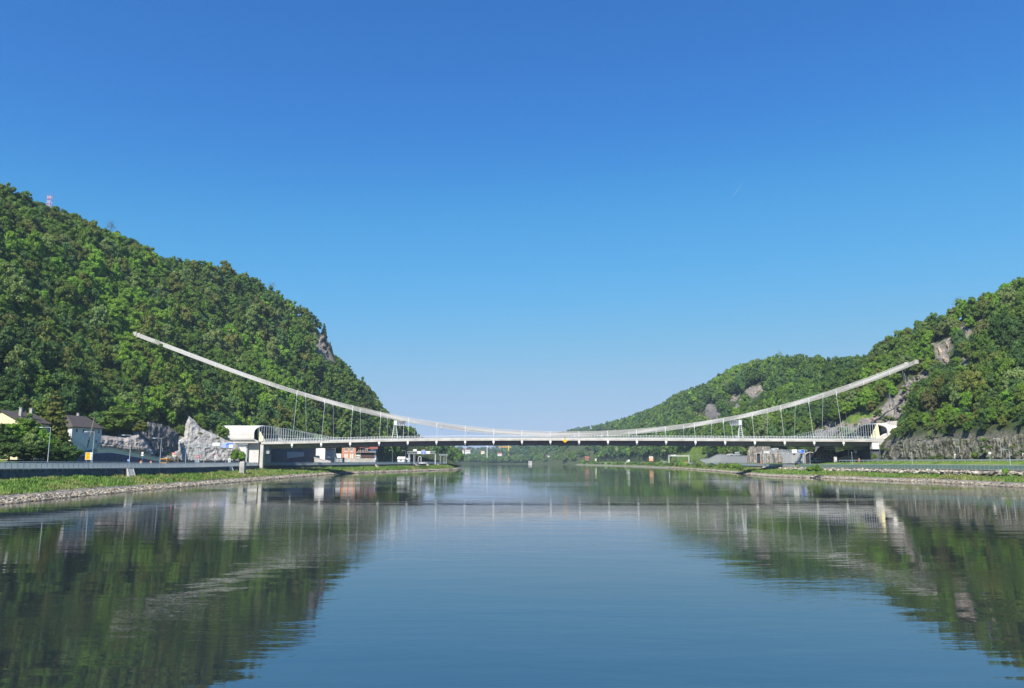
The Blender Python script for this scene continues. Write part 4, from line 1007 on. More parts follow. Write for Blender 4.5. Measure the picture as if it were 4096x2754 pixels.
# ---------------------------------------------------------------- craggy faces standing out of the hillsides
def hill_Y(px, py, side, y0=170, y1=1300):
    Y = y0
    while Y < y1:
        p = P(px, py, Y); (fx, fz), (cx, cz) = ((LF(Y), LC(Y)) if side < 0 else (RF(Y), RC(Y))); t = (p.x - fx) / (cx - fx)
        if 0 < t < 1.2 and hill(side, Y, t)[1] > p.z: return Y
        Y += 3 if Y < 500 else 8
    return None
def crag(poly, Yf, amp, mt, label, res=2.0, name='rock_outcrop', seed=0, lean=0.0, out=2.0, jit=5, fs=.35, cat='rock face', az=.4):
    xs_ = [q[0] for q in poly]; ys_ = [q[1] for q in poly]; x0, x1, y0, y1 = min(xs_), max(xs_), min(ys_), max(ys_)
    cx = np.linspace(x0, x1, 9); cy = np.linspace(y0, y1, 7); C = np.array([[(Yf(a, b) or np.nan) for a in cx] for b in cy])
    C = np.where(np.isnan(C), np.nanmedian(C), C)
    nx, ny = int((x1 - x0) / res) + 1, int((y1 - y0) / res) + 1; gx = np.linspace(x0, x1, nx); gy = np.linspace(y0, y1, ny)
    E = [(np.array(poly[i]), np.array(poly[(i + 1) % len(poly)])) for i in range(len(poly))]
    V = []; keep = np.zeros((ny, nx), bool)
    for j, b in enumerate(gy):
        for i, a in enumerate(gx):
            jx = jit * mnoise.noise(Vector((a * .05, b * .05, seed))) * 2
            keep[j, i] = inpoly(a + jx, b + jx * .6, poly)
            fi = (a - x0) / (x1 - x0) * 8; fj = (b - y0) / (y1 - y0) * 6; i0, j0 = min(7, int(fi)), min(5, int(fj)); u, v = fi - i0, fj - j0
            Y = C[j0, i0] * (1 - u) * (1 - v) + C[j0, i0 + 1] * u * (1 - v) + C[j0 + 1, i0] * (1 - u) * v + C[j0 + 1, i0 + 1] * u * v
            de = min(float(np.linalg.norm(np.array((a, b)) - (p + (q - p) * max(0, min(1, float(np.dot(np.array((a, b)) - p, q - p) / np.dot(q - p, q - p))))))) for p, q in E)
            p_ = P(a, b, Y); w = Vector(((a - x0) * float(np.nanmedian(C)) / 3086 * fs * .9, p_.z * fs * az, seed * 3.1))
            n = mnoise.ridged_multi_fractal(w, .9, 2.1, 6, 1.0, 2.0) * .45 + mnoise.fractal(w * 3.1, .8, 2, 4) * .25
            Y2 = Y - out * min(1, de / 14.0) + 1.2 - amp * n + amp * .4
            V.append(P(a, b, Y2)[:])
    F = [(j * nx + i, j * nx + i + 1, (j + 1) * nx + i + 1, (j + 1) * nx + i) for j in range(ny - 1) for i in range(nx - 1) if keep[j, i] or keep[j + 1, i + 1]]
    V = np.array(V); c = V[len(V) // 2].copy(); g = empty(name, tuple(c), 0, label, cat)
    used = sorted(set(i for f in F for i in f)); mp = {k: i for i, k in enumerate(used)}
    V = V[used] - c; F = np.array([[mp[i] for i in f] for f in F])
    # real thickness: a back sheet set into the hill
    n = len(V); B = V + np.array([0, 4.0, -1.0]); F2 = F[:, ::-1] + n
    link('rock_mass', np_mesh('rock_mass', np.concatenate([V, B]), np.concatenate([F, F2]), mt), g)
    return g
def rockm(name, c0, c1, c2, sc=.9, stretch=.4):
    m = mat(name, (.14, .13, .12), .95, 0, 1, spec=.1); nt = m.node_tree; nd = nt.nodes; b = nd['Principled BSDF']
    tc = nd.new('ShaderNodeTexCoord'); mp = nd.new('ShaderNodeMapping'); mp.inputs['Scale'].default_value = (1, 1, stretch); nt.links.new(tc.outputs['Object'], mp.inputs[0])
    n = nd.new('ShaderNodeTexNoise'); n.inputs['Scale'].default_value = sc; n.inputs['Detail'].default_value = 9; n.inputs['Distortion'].default_value = 1; nt.links.new(mp.outputs[0], n.inputs[0])
    r = nd.new('ShaderNodeValToRGB'); e = r.color_ramp.elements; e[0].position = .33; e[0].color = (*c0, 1); e[1].position = .7; e[1].color = (*c2, 1); q = e.new(.5); q.color = (*c1, 1)
    nt.links.new(n.outputs['Fac'], r.inputs[0]); nt.links.new(r.outputs[0], b.inputs['Base Color'])
    bp = nd.new('ShaderNodeBump'); bp.inputs['Distance'].default_value = .4; nt.links.new(n.outputs['Fac'], bp.inputs['Height']); nt.links.new(bp.outputs[0], b.inputs['Normal']); return m
SHOTM = rockm('sprayed_concrete', (.24, .225, .205), (.34, .32, .295), (.46, .44, .41), .35, 1)
SHOTB = rockm('beige_sprayed_concrete', (.22, .19, .17), (.34, .30, .27), (.44, .40, .36), .4, .8)
CLIFM = rockm('dark_cliff_rock', (.045, .050, .030), (.11, .11, .08), (.24, .21, .175), .5, .4)
GREYR = rockm('grey_cliff_rock', (.06, .055, .05), (.15, .14, .125), (.30, .27, .24), .6, .5)
WARMR = rockm('warm_crag_rock', (.10, .08, .06), (.24, .20, .16), (.42, .34, .26), .5, .5)
crag([(688, 1852), (690, 1800), (702, 1770), (736, 1748), (742, 1700), (757, 1666), (778, 1690), (806, 1716), (860, 1738), (905, 1762), (935, 1770), (950, 1776), (962, 1800), (968, 1856), (688, 1856)],
     lambda a, b: 351 + (a - 690) * .115 + (1852 - b) * .07, 1.05, SHOTM, 'tall pointed white sprayed-concrete cliff behind the left gantry', 1.6, 'concrete_cliff', 1.3, jit=2, az=.9)
crag([(383, 1742), (430, 1744), (500, 1752), (556, 1738), (575, 1765), (592, 1792), (585, 1812), (500, 1810), (400, 1798), (380, 1785)], lambda a, b: 271 + (a - 383) * .14 + (1812 - b) * .08, 1.4, SHOTB, 'beige sprayed-concrete slope between the white house and grey rocks', 1.6, 'concrete_slope', 2.2, jit=2, az=1.0)
crag([(560, 1700), (600, 1688), (650, 1700), (700, 1722), (700, 1790), (640, 1818), (585, 1815), (590, 1780), (560, 1745)], lambda a, b: 304 + (a - 560) * .28 + (1812 - b) * .12, 3, GREYR, 'grey bare rock face left of the white cliff', 1.8, seed=4.4)
crag([(3540, 1845), (3548, 1800), (3575, 1775), (3640, 1762), (3700, 1765), (3745, 1752), (3800, 1748), (3860, 1757), (3930, 1742), (4000, 1750), (4060, 1735), (4140, 1740), (4140, 1846)],
     lambda a, b: RF(250)[0] * (FPX / CT) / (a - 2048) * .985 + (1845 - b) * .05, 3.2, CLIFM, 'long dark netted rock cliff above the right road', 1.8, 'cliff', 7.7, out=1.5)
for _k, (_q, _l) in enumerate(zip([ROCKP[0]] + ROCKX, ('brown crag with a pointed top high on the right hill', 'small orange-brown rock just right of the highest crag', 'narrow brown crag midway down the right hill rocks', 'broad brown crag above the right cable end', 'low brown rock patch right of the broad crag'))):
    crag(_q, lambda a, b: hill_Y(a, b, 1), 4, WARMR, _l, 1.8, seed=3.3 + _k * 2.7, out=3, jit=7)
crag([(3640, 1500), (3715, 1485), (3700, 1530), (3640, 1570), (3610, 1640), (3570, 1690), (3530, 1700), (3500, 1702), (3560, 1650), (3590, 1600), (3600, 1550)], lambda a, b: hill_Y(a, b, 1), 4, GREYR, 'grey rock rib running down to the right tunnel portal', 2.2, seed=9.1, out=3)
crag([(3230, 1748), (3290, 1705), (3350, 1712), (3420, 1685), (3490, 1655), (3520, 1640), (3530, 1690), (3480, 1720), (3400, 1745)], lambda a, b: (hill_Y(a, b, 1) or 430), 4, WARMR, 'pale warm rock slope behind the right wind screen', 2.2, seed=6.5, out=3)
for k, lb in ((3, 'grey cliff face on the second hill above the right cable'), (4, 'small rock patch left of the largest crag on the second hill'), (5, 'large pale crag high on the second hill'), (6, 'tiny rock patch on the second hill left of the crags'), (7, 'small pinkish rock patch right of centre on the second hill')):
    crag(ROCKP[k], lambda a, b: hill_Y(a, b, 1, 450, 1400), 9, WARMR if k != 3 else GREYR, lb, 2.0, seed=k * 1.7, out=9, jit=3, fs=.12)
crag(ROCKP[8], lambda a, b: hill_Y(a, b, -1, 450, 760), 6, GREYR, 'brownish rock face at the steep end of the left hill', 2.2, seed=12.4, out=5, fs=.2)
# ---------------------------------------------------------------- objects
def lroad(Y): return LT(Y)[3] + .03
def rroad(Y): return 6.38 if Y < 352 else float(np.interp(Y, [352, 372, 700], [6.34, 5.49, 5.49]))
def fitY(px, fx, y0=120, y1=1400):
    return float(min(np.arange(y0, y1, .5), key=lambda Y: abs(2048 + fx(Y) * (FPX / CT) / Y - px)))
def lamp(px, pyt, Y, zg, label, arm=-1.6, group='street lamps', name='street_lamp'):
    b = P(px, 1800, Y); H = P(px, pyt, Y).z - zg
    g = empty(name, (b.x, Y, zg), 0, label, 'street lamp', group)
    MB().tube((0, 0, -.2), (0, 0, 1.2), .14, .12, 8).tube((0, 0, 1.2), (0, 0, H), .10, .06, 8).build('pole', GALV, g)
    if arm:
        MB().tube((0, 0, H), (arm, 0, H + .05), .05, .045, 6).build('arm', GALV, g)
        MB().hexa([(arm - .9 * (1 if arm > 0 else 1) * .0 - .85, -.16, H - .02), (arm, -.16, H - .04), (arm, .16, H - .04), (arm - .85, .16, H - .02), (arm - .85, -.12, H + .08), (arm, -.14, H + .12), (arm, .14, H + .12), (arm - .85, .12, H + .08)]).build('lamp_head', GALV, g)
    else: MB().tube((0, 0, H), (0, 0, H + .25), .16, .10, 8).build('lamp_head', GALV, g)
    return g
ords = ['leftmost', 'second', 'third', 'fourth', 'fifth', 'sixth', 'seventh', 'eighth', 'ninth', 'tenth', 'eleventh', 'twelfth', 'thirteenth', 'fourteenth']
LL = [(195, 1711), (372, 1729), (521, 1742), (643, 1754), (745, 1764), (818, 1771), (862, 1778), (906, 1784), (1137, 1789), (1341, 1790), (1423, 1800), (1501, 1801), (1570, 1802), (1623, 1804)]
for k, (px, py) in enumerate(LL):
    Y = fitY(px, lambda q: LT(q)[1] - 2.2 if q < 640 else -1e3, 140, 640)
    lamp(px, py, Y, lroad(Y), ('%s grey street lamp from the left along the left riverside road' % ords[k]) if k else 'leftmost grey street lamp in front of the dark hedge trees', group='street lamps along the left riverside road')
for k, (px, py) in enumerate([(3519, 1785), (3616, 1772), (3722, 1765), (3838, 1760), (4004, 1755)]):
    Y = fitY(px, lambda q: RF(q)[0] - 2.5, 200, 372) if px > 3530 else 372
    lamp(px, py, Y, rroad(Y), '%s tall grey street lamp from the left below the dark right cliff' % ords[k], group='street lamps below the right cliff')
for k, (px, py) in enumerate([(3120, 1851), (3238, 1818), (3406, 1812), (3645, 1813), (4036, 1800)]):
    if k == 0: continue
    Y = fitY(px, lambda q: RT(q)[1] + 2.4, 200, 520)
    lamp(px, py, Y, 4.0, '%s short armless lamp from the left behind the right promenade railing' % ords[k - 1], arm=0 if px != 4036 else -1.0, group='path lamps on the right promenade', name='path_lamp')
lamp(3482, 1781, 398, rroad(398), 'street lamp just left of the right abutment, under the deck end', arm=-2.4)
for k, (px, py) in enumerate([(2713, 1824), (2765, 1821), (2795, 1820), (2828, 1820), (2644, 1834), (2568, 1838), (2474, 1830)]):
    Y = fitY(px, lambda q: RT(q)[1] + 12, 420, 1400)
    lamp(px, py, Y, 5.4, 'thin far street lamp %s beyond the bridge' % ('just left of the stone wall', 'inside the far white gantry', 'right of the far white gantry', 'in front of the stone wall end', 'left of the far white gantry', 'left of the orange billboard', 'among the far riverside bushes')[[2, 1, 0, 3, 4, 5, 6][k]], group='far street lamps on the right bank')
# ---- houses
TILE = mat('dark_roof_tiles', (0.085, 0.07, 0.065), .85, .3, 2.5, bump=.05, bscale=4)
REDT = mat('red_roof', (0.30, 0.09, 0.065), .7, .15, 2)
def windows(g, wall, pts, mt=GLASS, fr=WHITE, dep=.06):
    for (c, w_, h_, face) in pts:
        x, y, z = c; d = .08
        if face == 'y': a = MB().bb(x - w_ / 2 - .1, x + w_ / 2 + .1, y - .05, y + .05, z - h_ / 2 - .1, z + h_ / 2 + .1); b = MB().bb(x - w_ / 2, x + w_ / 2, y - .075, y - .051, z - h_ / 2, z + h_ / 2); s_ = MB().bb(x - w_ / 2 - .15, x + w_ / 2 + .15, y - .14, y - .052, z - h_ / 2 - .2, z - h_ / 2 - .103)
        else: a = MB().bb(x - .05, x + .05, y - w_ / 2 - .1, y + w_ / 2 + .1, z - h_ / 2 - .1, z + h_ / 2 + .1); b = MB().bb(x + .051, x + .075, y - w_ / 2, y + w_ / 2, z - h_ / 2, z + h_ / 2); s_ = MB().bb(x + .052, x + .14, y - w_ / 2 - .15, y + w_ / 2 + .15, z - h_ / 2 - .2, z - h_ / 2 - .103)
        f = a.build('window', fr, g); b.build('pane', mt, f); s_.build('sill', fr, f)
def gable_house(loc, rz, W, D, H, R, wall, roof, name, label, chim=(), over=.5, along='y', hip=0):
    g = empty(name, loc, rz, label, 'house')
    if along == 'y': m = MB().prism([(-W / 2, -2), (W / 2, -2), (W / 2, H), (0, H + R), (-W / 2, H)], -D / 2, D / 2, 'y') if not hip else MB().bb(-W / 2, W / 2, -D / 2, D / 2, -2, H)
    m.build('wall', wall, g)
    r = MB(); o = over
    for s in (-1, 1):
        e = R * o / (W / 2); y0, y1 = -D / 2 - o, D / 2 + o
        a = [(s * (W / 2 + o), y0, H - e), (s * (W / 2 + o), y1, H - e), (0, y1 - hip, H + R + .02), (0, y0 + hip, H + R + .02)]
        r.hexa(a + [(p[0], p[1], p[2] + .22) for p in a])
        if hip:
            y_ = y0 if s < 0 else y1; q = [(-(W / 2 + o), y_, H - e + .03), (W / 2 + o, y_, H - e + .03), (.02, y_ - s * hip, H + R + .05), (-.02, y_ - s * hip, H + R + .05)]
            r.hexa(q + [(p[0], p[1], p[2] + .22) for p in q])
    rf = r.build('roof', roof, g)
    for cx, cy in chim: MB().bb(cx - .35, cx + .35, cy - .35, cy + .35, H + R * .3, H + R + 1.1).bb(cx - .45, cx + .45, cy - .45, cy + .45, H + R + 1.1, H + R + 1.25).build('chimney', CONC, rf)
    return g
YH = mat('cream_house_paint', (.72, .62, .42), .85, .05, .5); WH = mat('white_house_paint', (.62, .62, .62), .85, .12, .4); GHS = mat('shaded_render', (.33, .32, .31), .9, .2, .6)
g = gable_house((P(0, 1700, 215).x, 222, 9), 0, 11.5, 14, 8.6, 3.0, YH, TILE, 'yellow_house', 'pale yellow gabled house at the left edge with two small chimneys', chim=((2.6, -2.5), (3.4, 1.0)))
windows(g, None, [((3.2, -7.0, 5.8), .9, 1.2, 'y'), ((-2.5, -7.0, 5.8), .9, 1.2, 'y')])
g = gable_house((-147.2, 258.5, 12.0), math.radians(-9), 9.0, 14.2, 6.0, 3.6, WH, TILE, 'white_house', 'white two-storey house with dark hipped roof above the left road ramp', hip=3.0, chim=((-1, 2),))
windows(g, None, [((4.5, y, 4.6), .7, 1.1, 'x') for y in (-5, -1.8, 2.6, 5.6)] + [((4.5, y, 1.3), .8, .9, 'x') for y in (1.0, 4.6)] + [((x, -7.1, 4.4), .9, 1.2, 'y') for x in (-2.5, 0, 2.5)])
# grey house beyond the underpass
a = P(1262, 1830, 476); g = gable_house((a.x + 2.9, 490, 6.0), 0, 5.8, 28, 8.6, 2.4, GHS, TILE, 'grey_house', 'narrow house, shaded grey with sunlit white gable, beside the dark wall on the left bank')
MB().prism([(-3.0, 3.0), (3.0, 0.9), (3.0, 8.5), (2.2, 9.0), (-3.0, 9.0)], -14.25, -14.02, 'y').build('lit_white_gable', WHITE, g)  # white gable as sunlit tone, grey walls as shaded tone, both in the colour
windows(g, None, [((2.9, y, z), 1.2, 1.5, 'x') for y in (-9.5, -5.5, -1.5, 5) for z in (2.9, 6.4)])
# orange house
Yo = 560; ox = P(1366, 1850, Yo).x; k = Yo / (FPX / CT); OR = mat('orange_house_paint', (.56, .24, .12), .8, .06, .6)
zo = P(1366, 1849, Yo).z; wd = 10.0
g = empty('orange_house', (ox, Yo, zo), 0, 'orange house with white windows joined to a dark timber wing with flower balcony', 'house')
MB().bb(0, wd, 0, 9, 2.6, 11.0).build('wall', OR, g)
MB().bb(-.05, 24.6, -.08, 9, -1, 2.6).build('base_wall', CONC, g)
for x in (3.2, 7.2):
    f = MB().bb(x - 1.35, x + 1.35, -.12, -.001, 8.0, 10.6).build('window', WHITE, g)
    for q in range(4): MB().bb(x - 1.15 + q * .6, x - .75 + q * .6, -.14, -.121, 8.2, 10.3).build('pane', GLASS, f)
    MB().bb(x - 1.3, x + 1.3, -.2, -.003, 7.15, 7.6).build('window_box', WHITE, g)
    for q in (-.72, .72):
        d = MB().bb(x + q - .5, x + q + .5, -.1, -.002, 2.7, 5.8).build('shutter', WHITE, g)
MB().bb(-.05, wd + .05, -.1, -.004, 6.6, 6.75).build('cornice', CONCP, g)
RD = MB().prism([(-.6, 10.9), (9.6, 10.9), (4.5, 14)], -.4, wd + .4, 'x').build('roof', TILE, g)
MB().bb(wd + 3.6, 24.4, 0, 9, 2.6, 6.9).build('timber_wing', WOODD, g)
MB().bb(wd + .002, wd + 3.598, -.3, 9, 2.6, 6.9).build('stair_bay', WHITE, g)
for q in range(3):
    for r in range(2): MB().bb(wd + .5 + q * 1.0, wd + 1.1 + q * 1.0, -.33, -.301, 3.2 + r * 1.8, 4.4 + r * 1.8).build('bay_pane', GLASS, g)
for q in range(6):
    x = wd + 4.6 + q * 1.75; f = MB().bb(x - .35, x + .35, -.06, -.002, 3.8, 5.6).build('window', mat('brown_frame', (.22, .17, .15), .7), g); MB().bb(x - .22, x + .22, -.075, -.061, 3.95, 5.45).build('pane', GLASS, f)
bl = MB().bb(wd - .3, 24.9, -1.6, 0.5, 6.903, 7.15).build('balcony', CONCP, g)
MB().bb(wd + .3, 17.5 + 1.6, 2.2, 9, 7.15, 10.8).build('upper_floor', WOODD, g)
for x in (12.5, 15.0, 17.6): f = MB().bb(x - .7, x + .7, 2.1, 2.198, 7.9, 9.8).build('window', WHITE, g); MB().bb(x - .5, x + .5, 2.08, 2.099, 8.05, 9.65).build('pane', GLASS, f)
MB().hexa([(wd + .2, .8, 10.2), (15.5, .8, 10.2), (15.5, 9, 11.4), (wd + .2, 9, 11.4), (wd + .2, .8, 10.4), (15.5, .8, 10.4), (15.5, 9, 11.6), (wd + .2, 9, 11.6)]).build('lean_to_roof', REDT, g)
MB().bb(19.7, 24.5, 1.2, 6, 7.15, 9.6).build('blue_cabin', mat('faded_blue', (.12, .26, .45), .6), g)
MB().hexa([(18.6, -.2, 9.4), (26.0, -.2, 9.4), (25.0, 6.5, 10.8), (18.2, 6.5, 10.8), (18.6, -.2, 9.62), (26.0, -.2, 9.62), (25.0, 6.5, 11.0), (18.2, 6.5, 11.0)]).build('cabin_roof', REDT, g)
for q in range(7): MB().tube((11.8 + q * 2.0, -1.2, 7.15), (11.8 + q * 2.0, -1.2, 7.7), .3, .38, 7).build('flower_pot', mat('terracotta', (.6, .22, .14), .8), g)
m = MB()
for q in range(26): m.tube((wd + q * .58, -1.5, 7.1), (wd + q * .58, -1.5, 8.0), .03, .03, 4)
m.tube((wd - .3, -1.5, 8.0), (24.9, -1.5, 8.0), .04, .04, 4).build('balcony_rail', DARKM, g)
# low garage and ramp walls
a = P(1328, 1850, 540); g = empty('garage_row', (a.x, 540, 6.2), 0, 'low dark garage row between the grey house and the orange house', 'garage')
MB().bb(0, 7.4, 0, 6, -1, 2.9).build('wall', mat('garage_dark', (.11, .12, .15), .8), g); MB().bb(-.2, 7.6, -.3, 6.2, 2.903, 3.1).build('roof', CONC, g)
for q in range(3): MB().bb(.6 + q * 2.3, 2.4 + q * 2.3, -.06, -.003, 0, 2.3).build('garage_door', mat('grey_panel', (.33, .34, .35), .6), g)
a = P(1278, 1848, 468); g = empty('ramp_wall', (a.x, 468, 5.6), 0, 'sloping pale concrete ramp wall below the white gable', 'ramp')
MB().hexa([(-3.5, 0, -1), (6.8, 0, -1), (6.8, 2.5, -1), (-3.5, 2.5, -1), (-3.5, 0, 3.0), (6.8, 0, .6), (6.8, 2.5, .6), (-3.5, 2.5, 3.0)]).build('wall', CONCP, g); MB().hexa([(-3.6, -.1, 3.003), (6.9, -.1, .603), (6.9, .3, .603), (-3.6, .3, 3.003), (-3.6, -.1, 3.6), (6.9, -.1, 1.2), (6.9, .3, 1.2), (-3.6, .3, 3.6)]).build('parapet', CONC, g)
# ---- signs
def sign(px0, px1, py0, py1, Y, zg, label, cols, name='road_sign', posts=2, cat='sign', group=None, text=()):
    a = P(px0, py1, Y); b = P(px1, py0, Y); W = b.x - a.x; H = b.z - a.z; c = (a.x + b.x) / 2
    g = empty(name, (c, Y, zg), 0, label, cat, group); zb = a.z - zg
    bd = MB().bb(-W / 2, W / 2, 0, .1, zb, zb + H).build('board', WSIGN, g)
    for (u0, u1, v0, v1, mt) in cols: MB().bb(-W / 2 + W * u0, -W / 2 + W * u1, -.012, -.002, zb + H * (1 - v1), zb + H * (1 - v0)).build('field', mt, bd)
    for (u0, u1, v0, v1, mt) in text: MB().bb(-W / 2 + W * u0, -W / 2 + W * u1, -.022, -.0125, zb + H * (1 - v1), zb + H * (1 - v0)).build('lettering', mt, bd)
    for s in ((-.32, .32) if posts == 2 else (0,)):
        if zb > .1: MB().tube((W * s, .08, -.3), (W * s, .08, zb + .2), .06, .06, 6).build('post', GALV, g)
    return g
def disc_sign(px, py, r_px, Y, zg, label, mt, bar=None, sub=None, ring=None, group=None, diamond=False):
    p = P(px, py, Y); r = r_px * Y / (FPX / CT); g = empty('traffic_sign', (p.x, Y, zg), 0, label, 'traffic sign', group); z = p.z - zg
    d = MB().tube((0, -.03, z), (0, .03, z), r, r, 4 if diamond else 16).build('disc', mt, g)
    if ring: MB().tube((0, -.045, z), (0, -.031, z), r * .7, r * .7, 16).build('ring_field', ring, d)
    if bar: MB().bb(-r * .7, r * .7, -.06, -.046 if ring else -.031, z - r * .17, z + r * .17).build('bar', bar, d)
    if sub: MB().bb(-r * .8, r * .8, -.03, .02, z - r * 1.1 - sub * r, z - r * 1.12).build('plate', WSIGN, g)
    MB().tube((0, .07, -.3), (0, .07, z + r * .5), .05, .05, 6).build('post', GALV, g)
sign(340, 370, 1811, 1840, 222, lroad(222), 'amber and white lane direction board on two posts in front of the dark ramp wall', [(.03, .70, .03, .97, AMBER)], text=[(.36, .44, .52, .86, DARKM), (.83, .90, .50, .92, DARKM), (.82, .92, .22, .32, DARKM), (.30, .52, .12, .2, RED)])
disc_sign(514, 1842, 5.5, 262, lroad(262), 'round blue arrow sign low beside the third left lamp', BLUE, bar=WSIGN)
disc_sign(570, 1813, 5.5, 275, lroad(275), 'white diamond sign with small plate, right of the dark ramp wall rail', WSIGN, sub=.9, diamond=True)
disc_sign(698, 1815, 5, 262, lroad(262), 'round red no-entry sign above the yellow truck rear', RED, bar=WSIGN)
disc_sign(793, 1827, 5.4, 275, lroad(275), 'round red no-entry sign between the gantry legs', RED, bar=WSIGN)
disc_sign(861, 1823, 4, 290, lroad(290), 'small red-ringed prohibition sign with white plate left of the dark bush', RED, ring=WSIGN, sub=1.8)
disc_sign(1068, 1830, 3.6, 405, lroad(405), 'small round yellow-ringed sign in front of the dark underpass wall', AMBER, ring=WSIGN)
sign(912, 923, 1834, 1850, 312, lroad(312), 'grey variable message box beside the parked dark cars', [(.1, .9, .1, .9, mat('grey_green_panel', (.3, .33, .3), .6))], text=[(.25, .75, .3, .36, WSIGN), (.25, .3, .36, .7, WSIGN)])
sign(1344.5, 1365, 1815.5, 1832, 500, lroad(500), 'white information board left of the orange house', [(.04, .96, .05, .95, WSIGN)], text=[(.3, .8, .6, .75, GALV), (.35, .7, .3, .36, GALV)])
sign(1499, 1504.5, 1824, 1839, 520, lroad(520), 'tall narrow blue and white sign on the lamp right of the timber wing', [(.1, .9, .05, .5, BLUE)], posts=1, text=[(.3, .7, .6, .7, DARKM)])
# right-hand signs
disc_sign(3543, 1825, 4.5, 352, rroad(352), 'round pink-red prohibition sign beside the dark car near the right abutment', mat('sign_pink', (.6, .05, .15), .5), ring=mat('violet_blue', (.2, .1, .5), .5), sub=.8)
sign(3551, 3565, 1818, 1839, 350, rroad(350), 'blue parking sign with white fields right of the round pink sign', [(.02, .98, .02, .68, BLUE), (.2, .8, .72, .96, WSIGN)], posts=1, text=[(.25, .75, .22, .5, WSIGN), (.4, .6, .8, .9, BLUE)])
sign(3819, 3833, 1817, 1837, 292, rroad(292), 'blue and white direction board at the foot of the dark cliff', [(.42, .98, .02, .98, BLUE)], posts=2, text=[(.1, .25, .2, .3, DARKM), (.1, .25, .5, .85, DARKM), (.55, .85, .15, .22, WSIGN), (.6, .68, .45, .9, WSIGN)])
sign(3955, 3964, 1809, 1818, 262, 6.3, 'small blank white sign on a single post in front of the cliff', [(.05, .95, .05, .95, WSIGN)], posts=1)
sign(4090, 4102, 1813, 1824, 250, 6.3, 'white and red sign cut by the right edge of the picture', [(.05, .95, .6, .95, RED)], posts=1)
disc_sign(3320, 1836, 4, 402, rroad(402), 'round red sign at the left end of the dark underpass', RED, ring=mat('violet_blue', (.2, .1, .5), .5), sub=.6)
p = P(3342, 1846, 374); g = empty('control_cabinet', (p.x, 374, p.z - .9), 0, 'pale rounded roadside cabinet with dark window left of the underpass parapet', 'cabinet')
MB().bb(-.75, .75, -.3, .3, 0, 3.0).build('case', CONCP, g, bevel=.2); MB().bb(-.1, .4, -.33, -.301, 1.7, 2.4).build('window', WSIGN, g); MB().bb(-.1, .3, -.33, -.301, .5, 1.1).build('hatch', DARKM, g)
for (px, py0, py1, Y, zg, lb) in [(3437, 1833, 1849, 368, 4.6, 'orange-brown bulb-shaped buoy marker on the grass below the right abutment'), (3868, 1827, 1837, 285, 6.3, 'small orange-brown marker by the barrier below the cliff'), (3045, 1846, 1858, 440, 5.0, 'orange marker on the lawn beside the arched doorway')]:
    a = P(px, py0, Y); b = P(px, py1, Y); h = a.z - b.z; g = empty('marker_post', b, 0, lb, 'marker')
    MB().tube((0, 0, 0), (0, 0, h * .75), h * .22, h * .22, 8).build('body', mat('rust_orange', (.5, .2, .1), .7), g, smooth=False); MB().tube((0, 0, h * .751), (0, 0, h), h * .15, h * .05, 8).build('cap', mat('rust_orange', (.5, .2, .1), .7), g)
for k, (px, Y, lb) in enumerate([(563, 262, 'orange and white beacon left of the white diamond sign post'), (603, 275, 'orange and white beacon just left of the yellow truck'), (695, 285, 'orange and white beacon behind the yellow truck')]):
    g = empty('road_beacon', (P(px, 1850, Y).x, Y, lroad(Y)), 0, lb, 'beacon', 'orange and white beacons by the yellow truck')
    MB().bb(-.28, .28, -.04, .04, .8, 2.1).build('panel', ORANGE, g); MB().bb(-.29, .29, -.055, -.041, 1.2, 1.55).build('stripe', WSIGN, g); MB().tube((0, 0, 0), (0, 0, .8), .09, .06, 6).build('stand', DARKM, g)
# ---- overhead gantries
def gantry(pts, Y, zg, label, beam, signs, legs, mt=GALV, boxes=(), thick=1.0, two=True):
    """beam=(px0,px1,py_top,py_bot); legs=[(px,width_px)]; signs=[(px0,px1,py0,py1,mat,lines)]"""
    a = P(beam[0], beam[3], Y); b = P(beam[1], beam[2], Y); o = ((a.x + b.x) / 2, Y, zg); g = empty('sign_gantry', o, 0, label, 'sign gantry')
    m = MB(); z0, z1 = a.z, b.z; n = max(4, int((b.x - a.x) / 1.6))
    for y in (Y - .5, Y + .5):
        for z in (z0, z1): m.bb(a.x, b.x, y - .12, y + .12, z - .12, z + .12)
        for i in range(n):
            x = a.x + (b.x - a.x) * i / n; x2 = a.x + (b.x - a.x) * (i + 1) / n
            m.tube((x, y, z0), (x, y, z1), .06, .06, 4); m.tube((x, y, z0), (x2, y, z1), .05, .05, 4)
    m.build('truss_beam', mt, g, origin=o)
    for px, wpx in legs:
        x = P(px, 1850, Y).x; w_ = wpx * Y / (FPX / CT) / 2; MB().bb(x - w_, x + w_, Y - w_, Y + w_, zg - .3, z0 - .121).build('leg', mt, g, origin=o)
    for (s0, s1, t0, t1, sm, txt) in signs:
        p = P(s0, t1, Y - .8); q = P(s1, t0, Y - .8); f = MB().bb(p.x, q.x, Y - .85, Y - .75, p.z, q.z).build('sign_panel', WSIGN, g, origin=o)
        W = q.x - p.x; H = q.z - p.z
        MB().bb(p.x + .12, q.x - .12, Y - .87, Y - .851, p.z + .12, q.z - .12).build('field', sm, f, origin=o)
        for (u0, u1, v0, v1, tm) in txt: MB().bb(p.x + W * u0, p.x + W * u1, Y - .89, Y - .871, q.z - H * v1, q.z - H * v0).build('lettering', tm, f, origin=o)
    for (s0, s1, t0, t1, bm) in boxes:
        p = P(s0, t1, Y); q = P(s1, t0, Y); MB().bb(p.x, q.x, Y - .6, Y + .6, p.z, q.z).build('equipment_box', bm, g, origin=o)
    return g
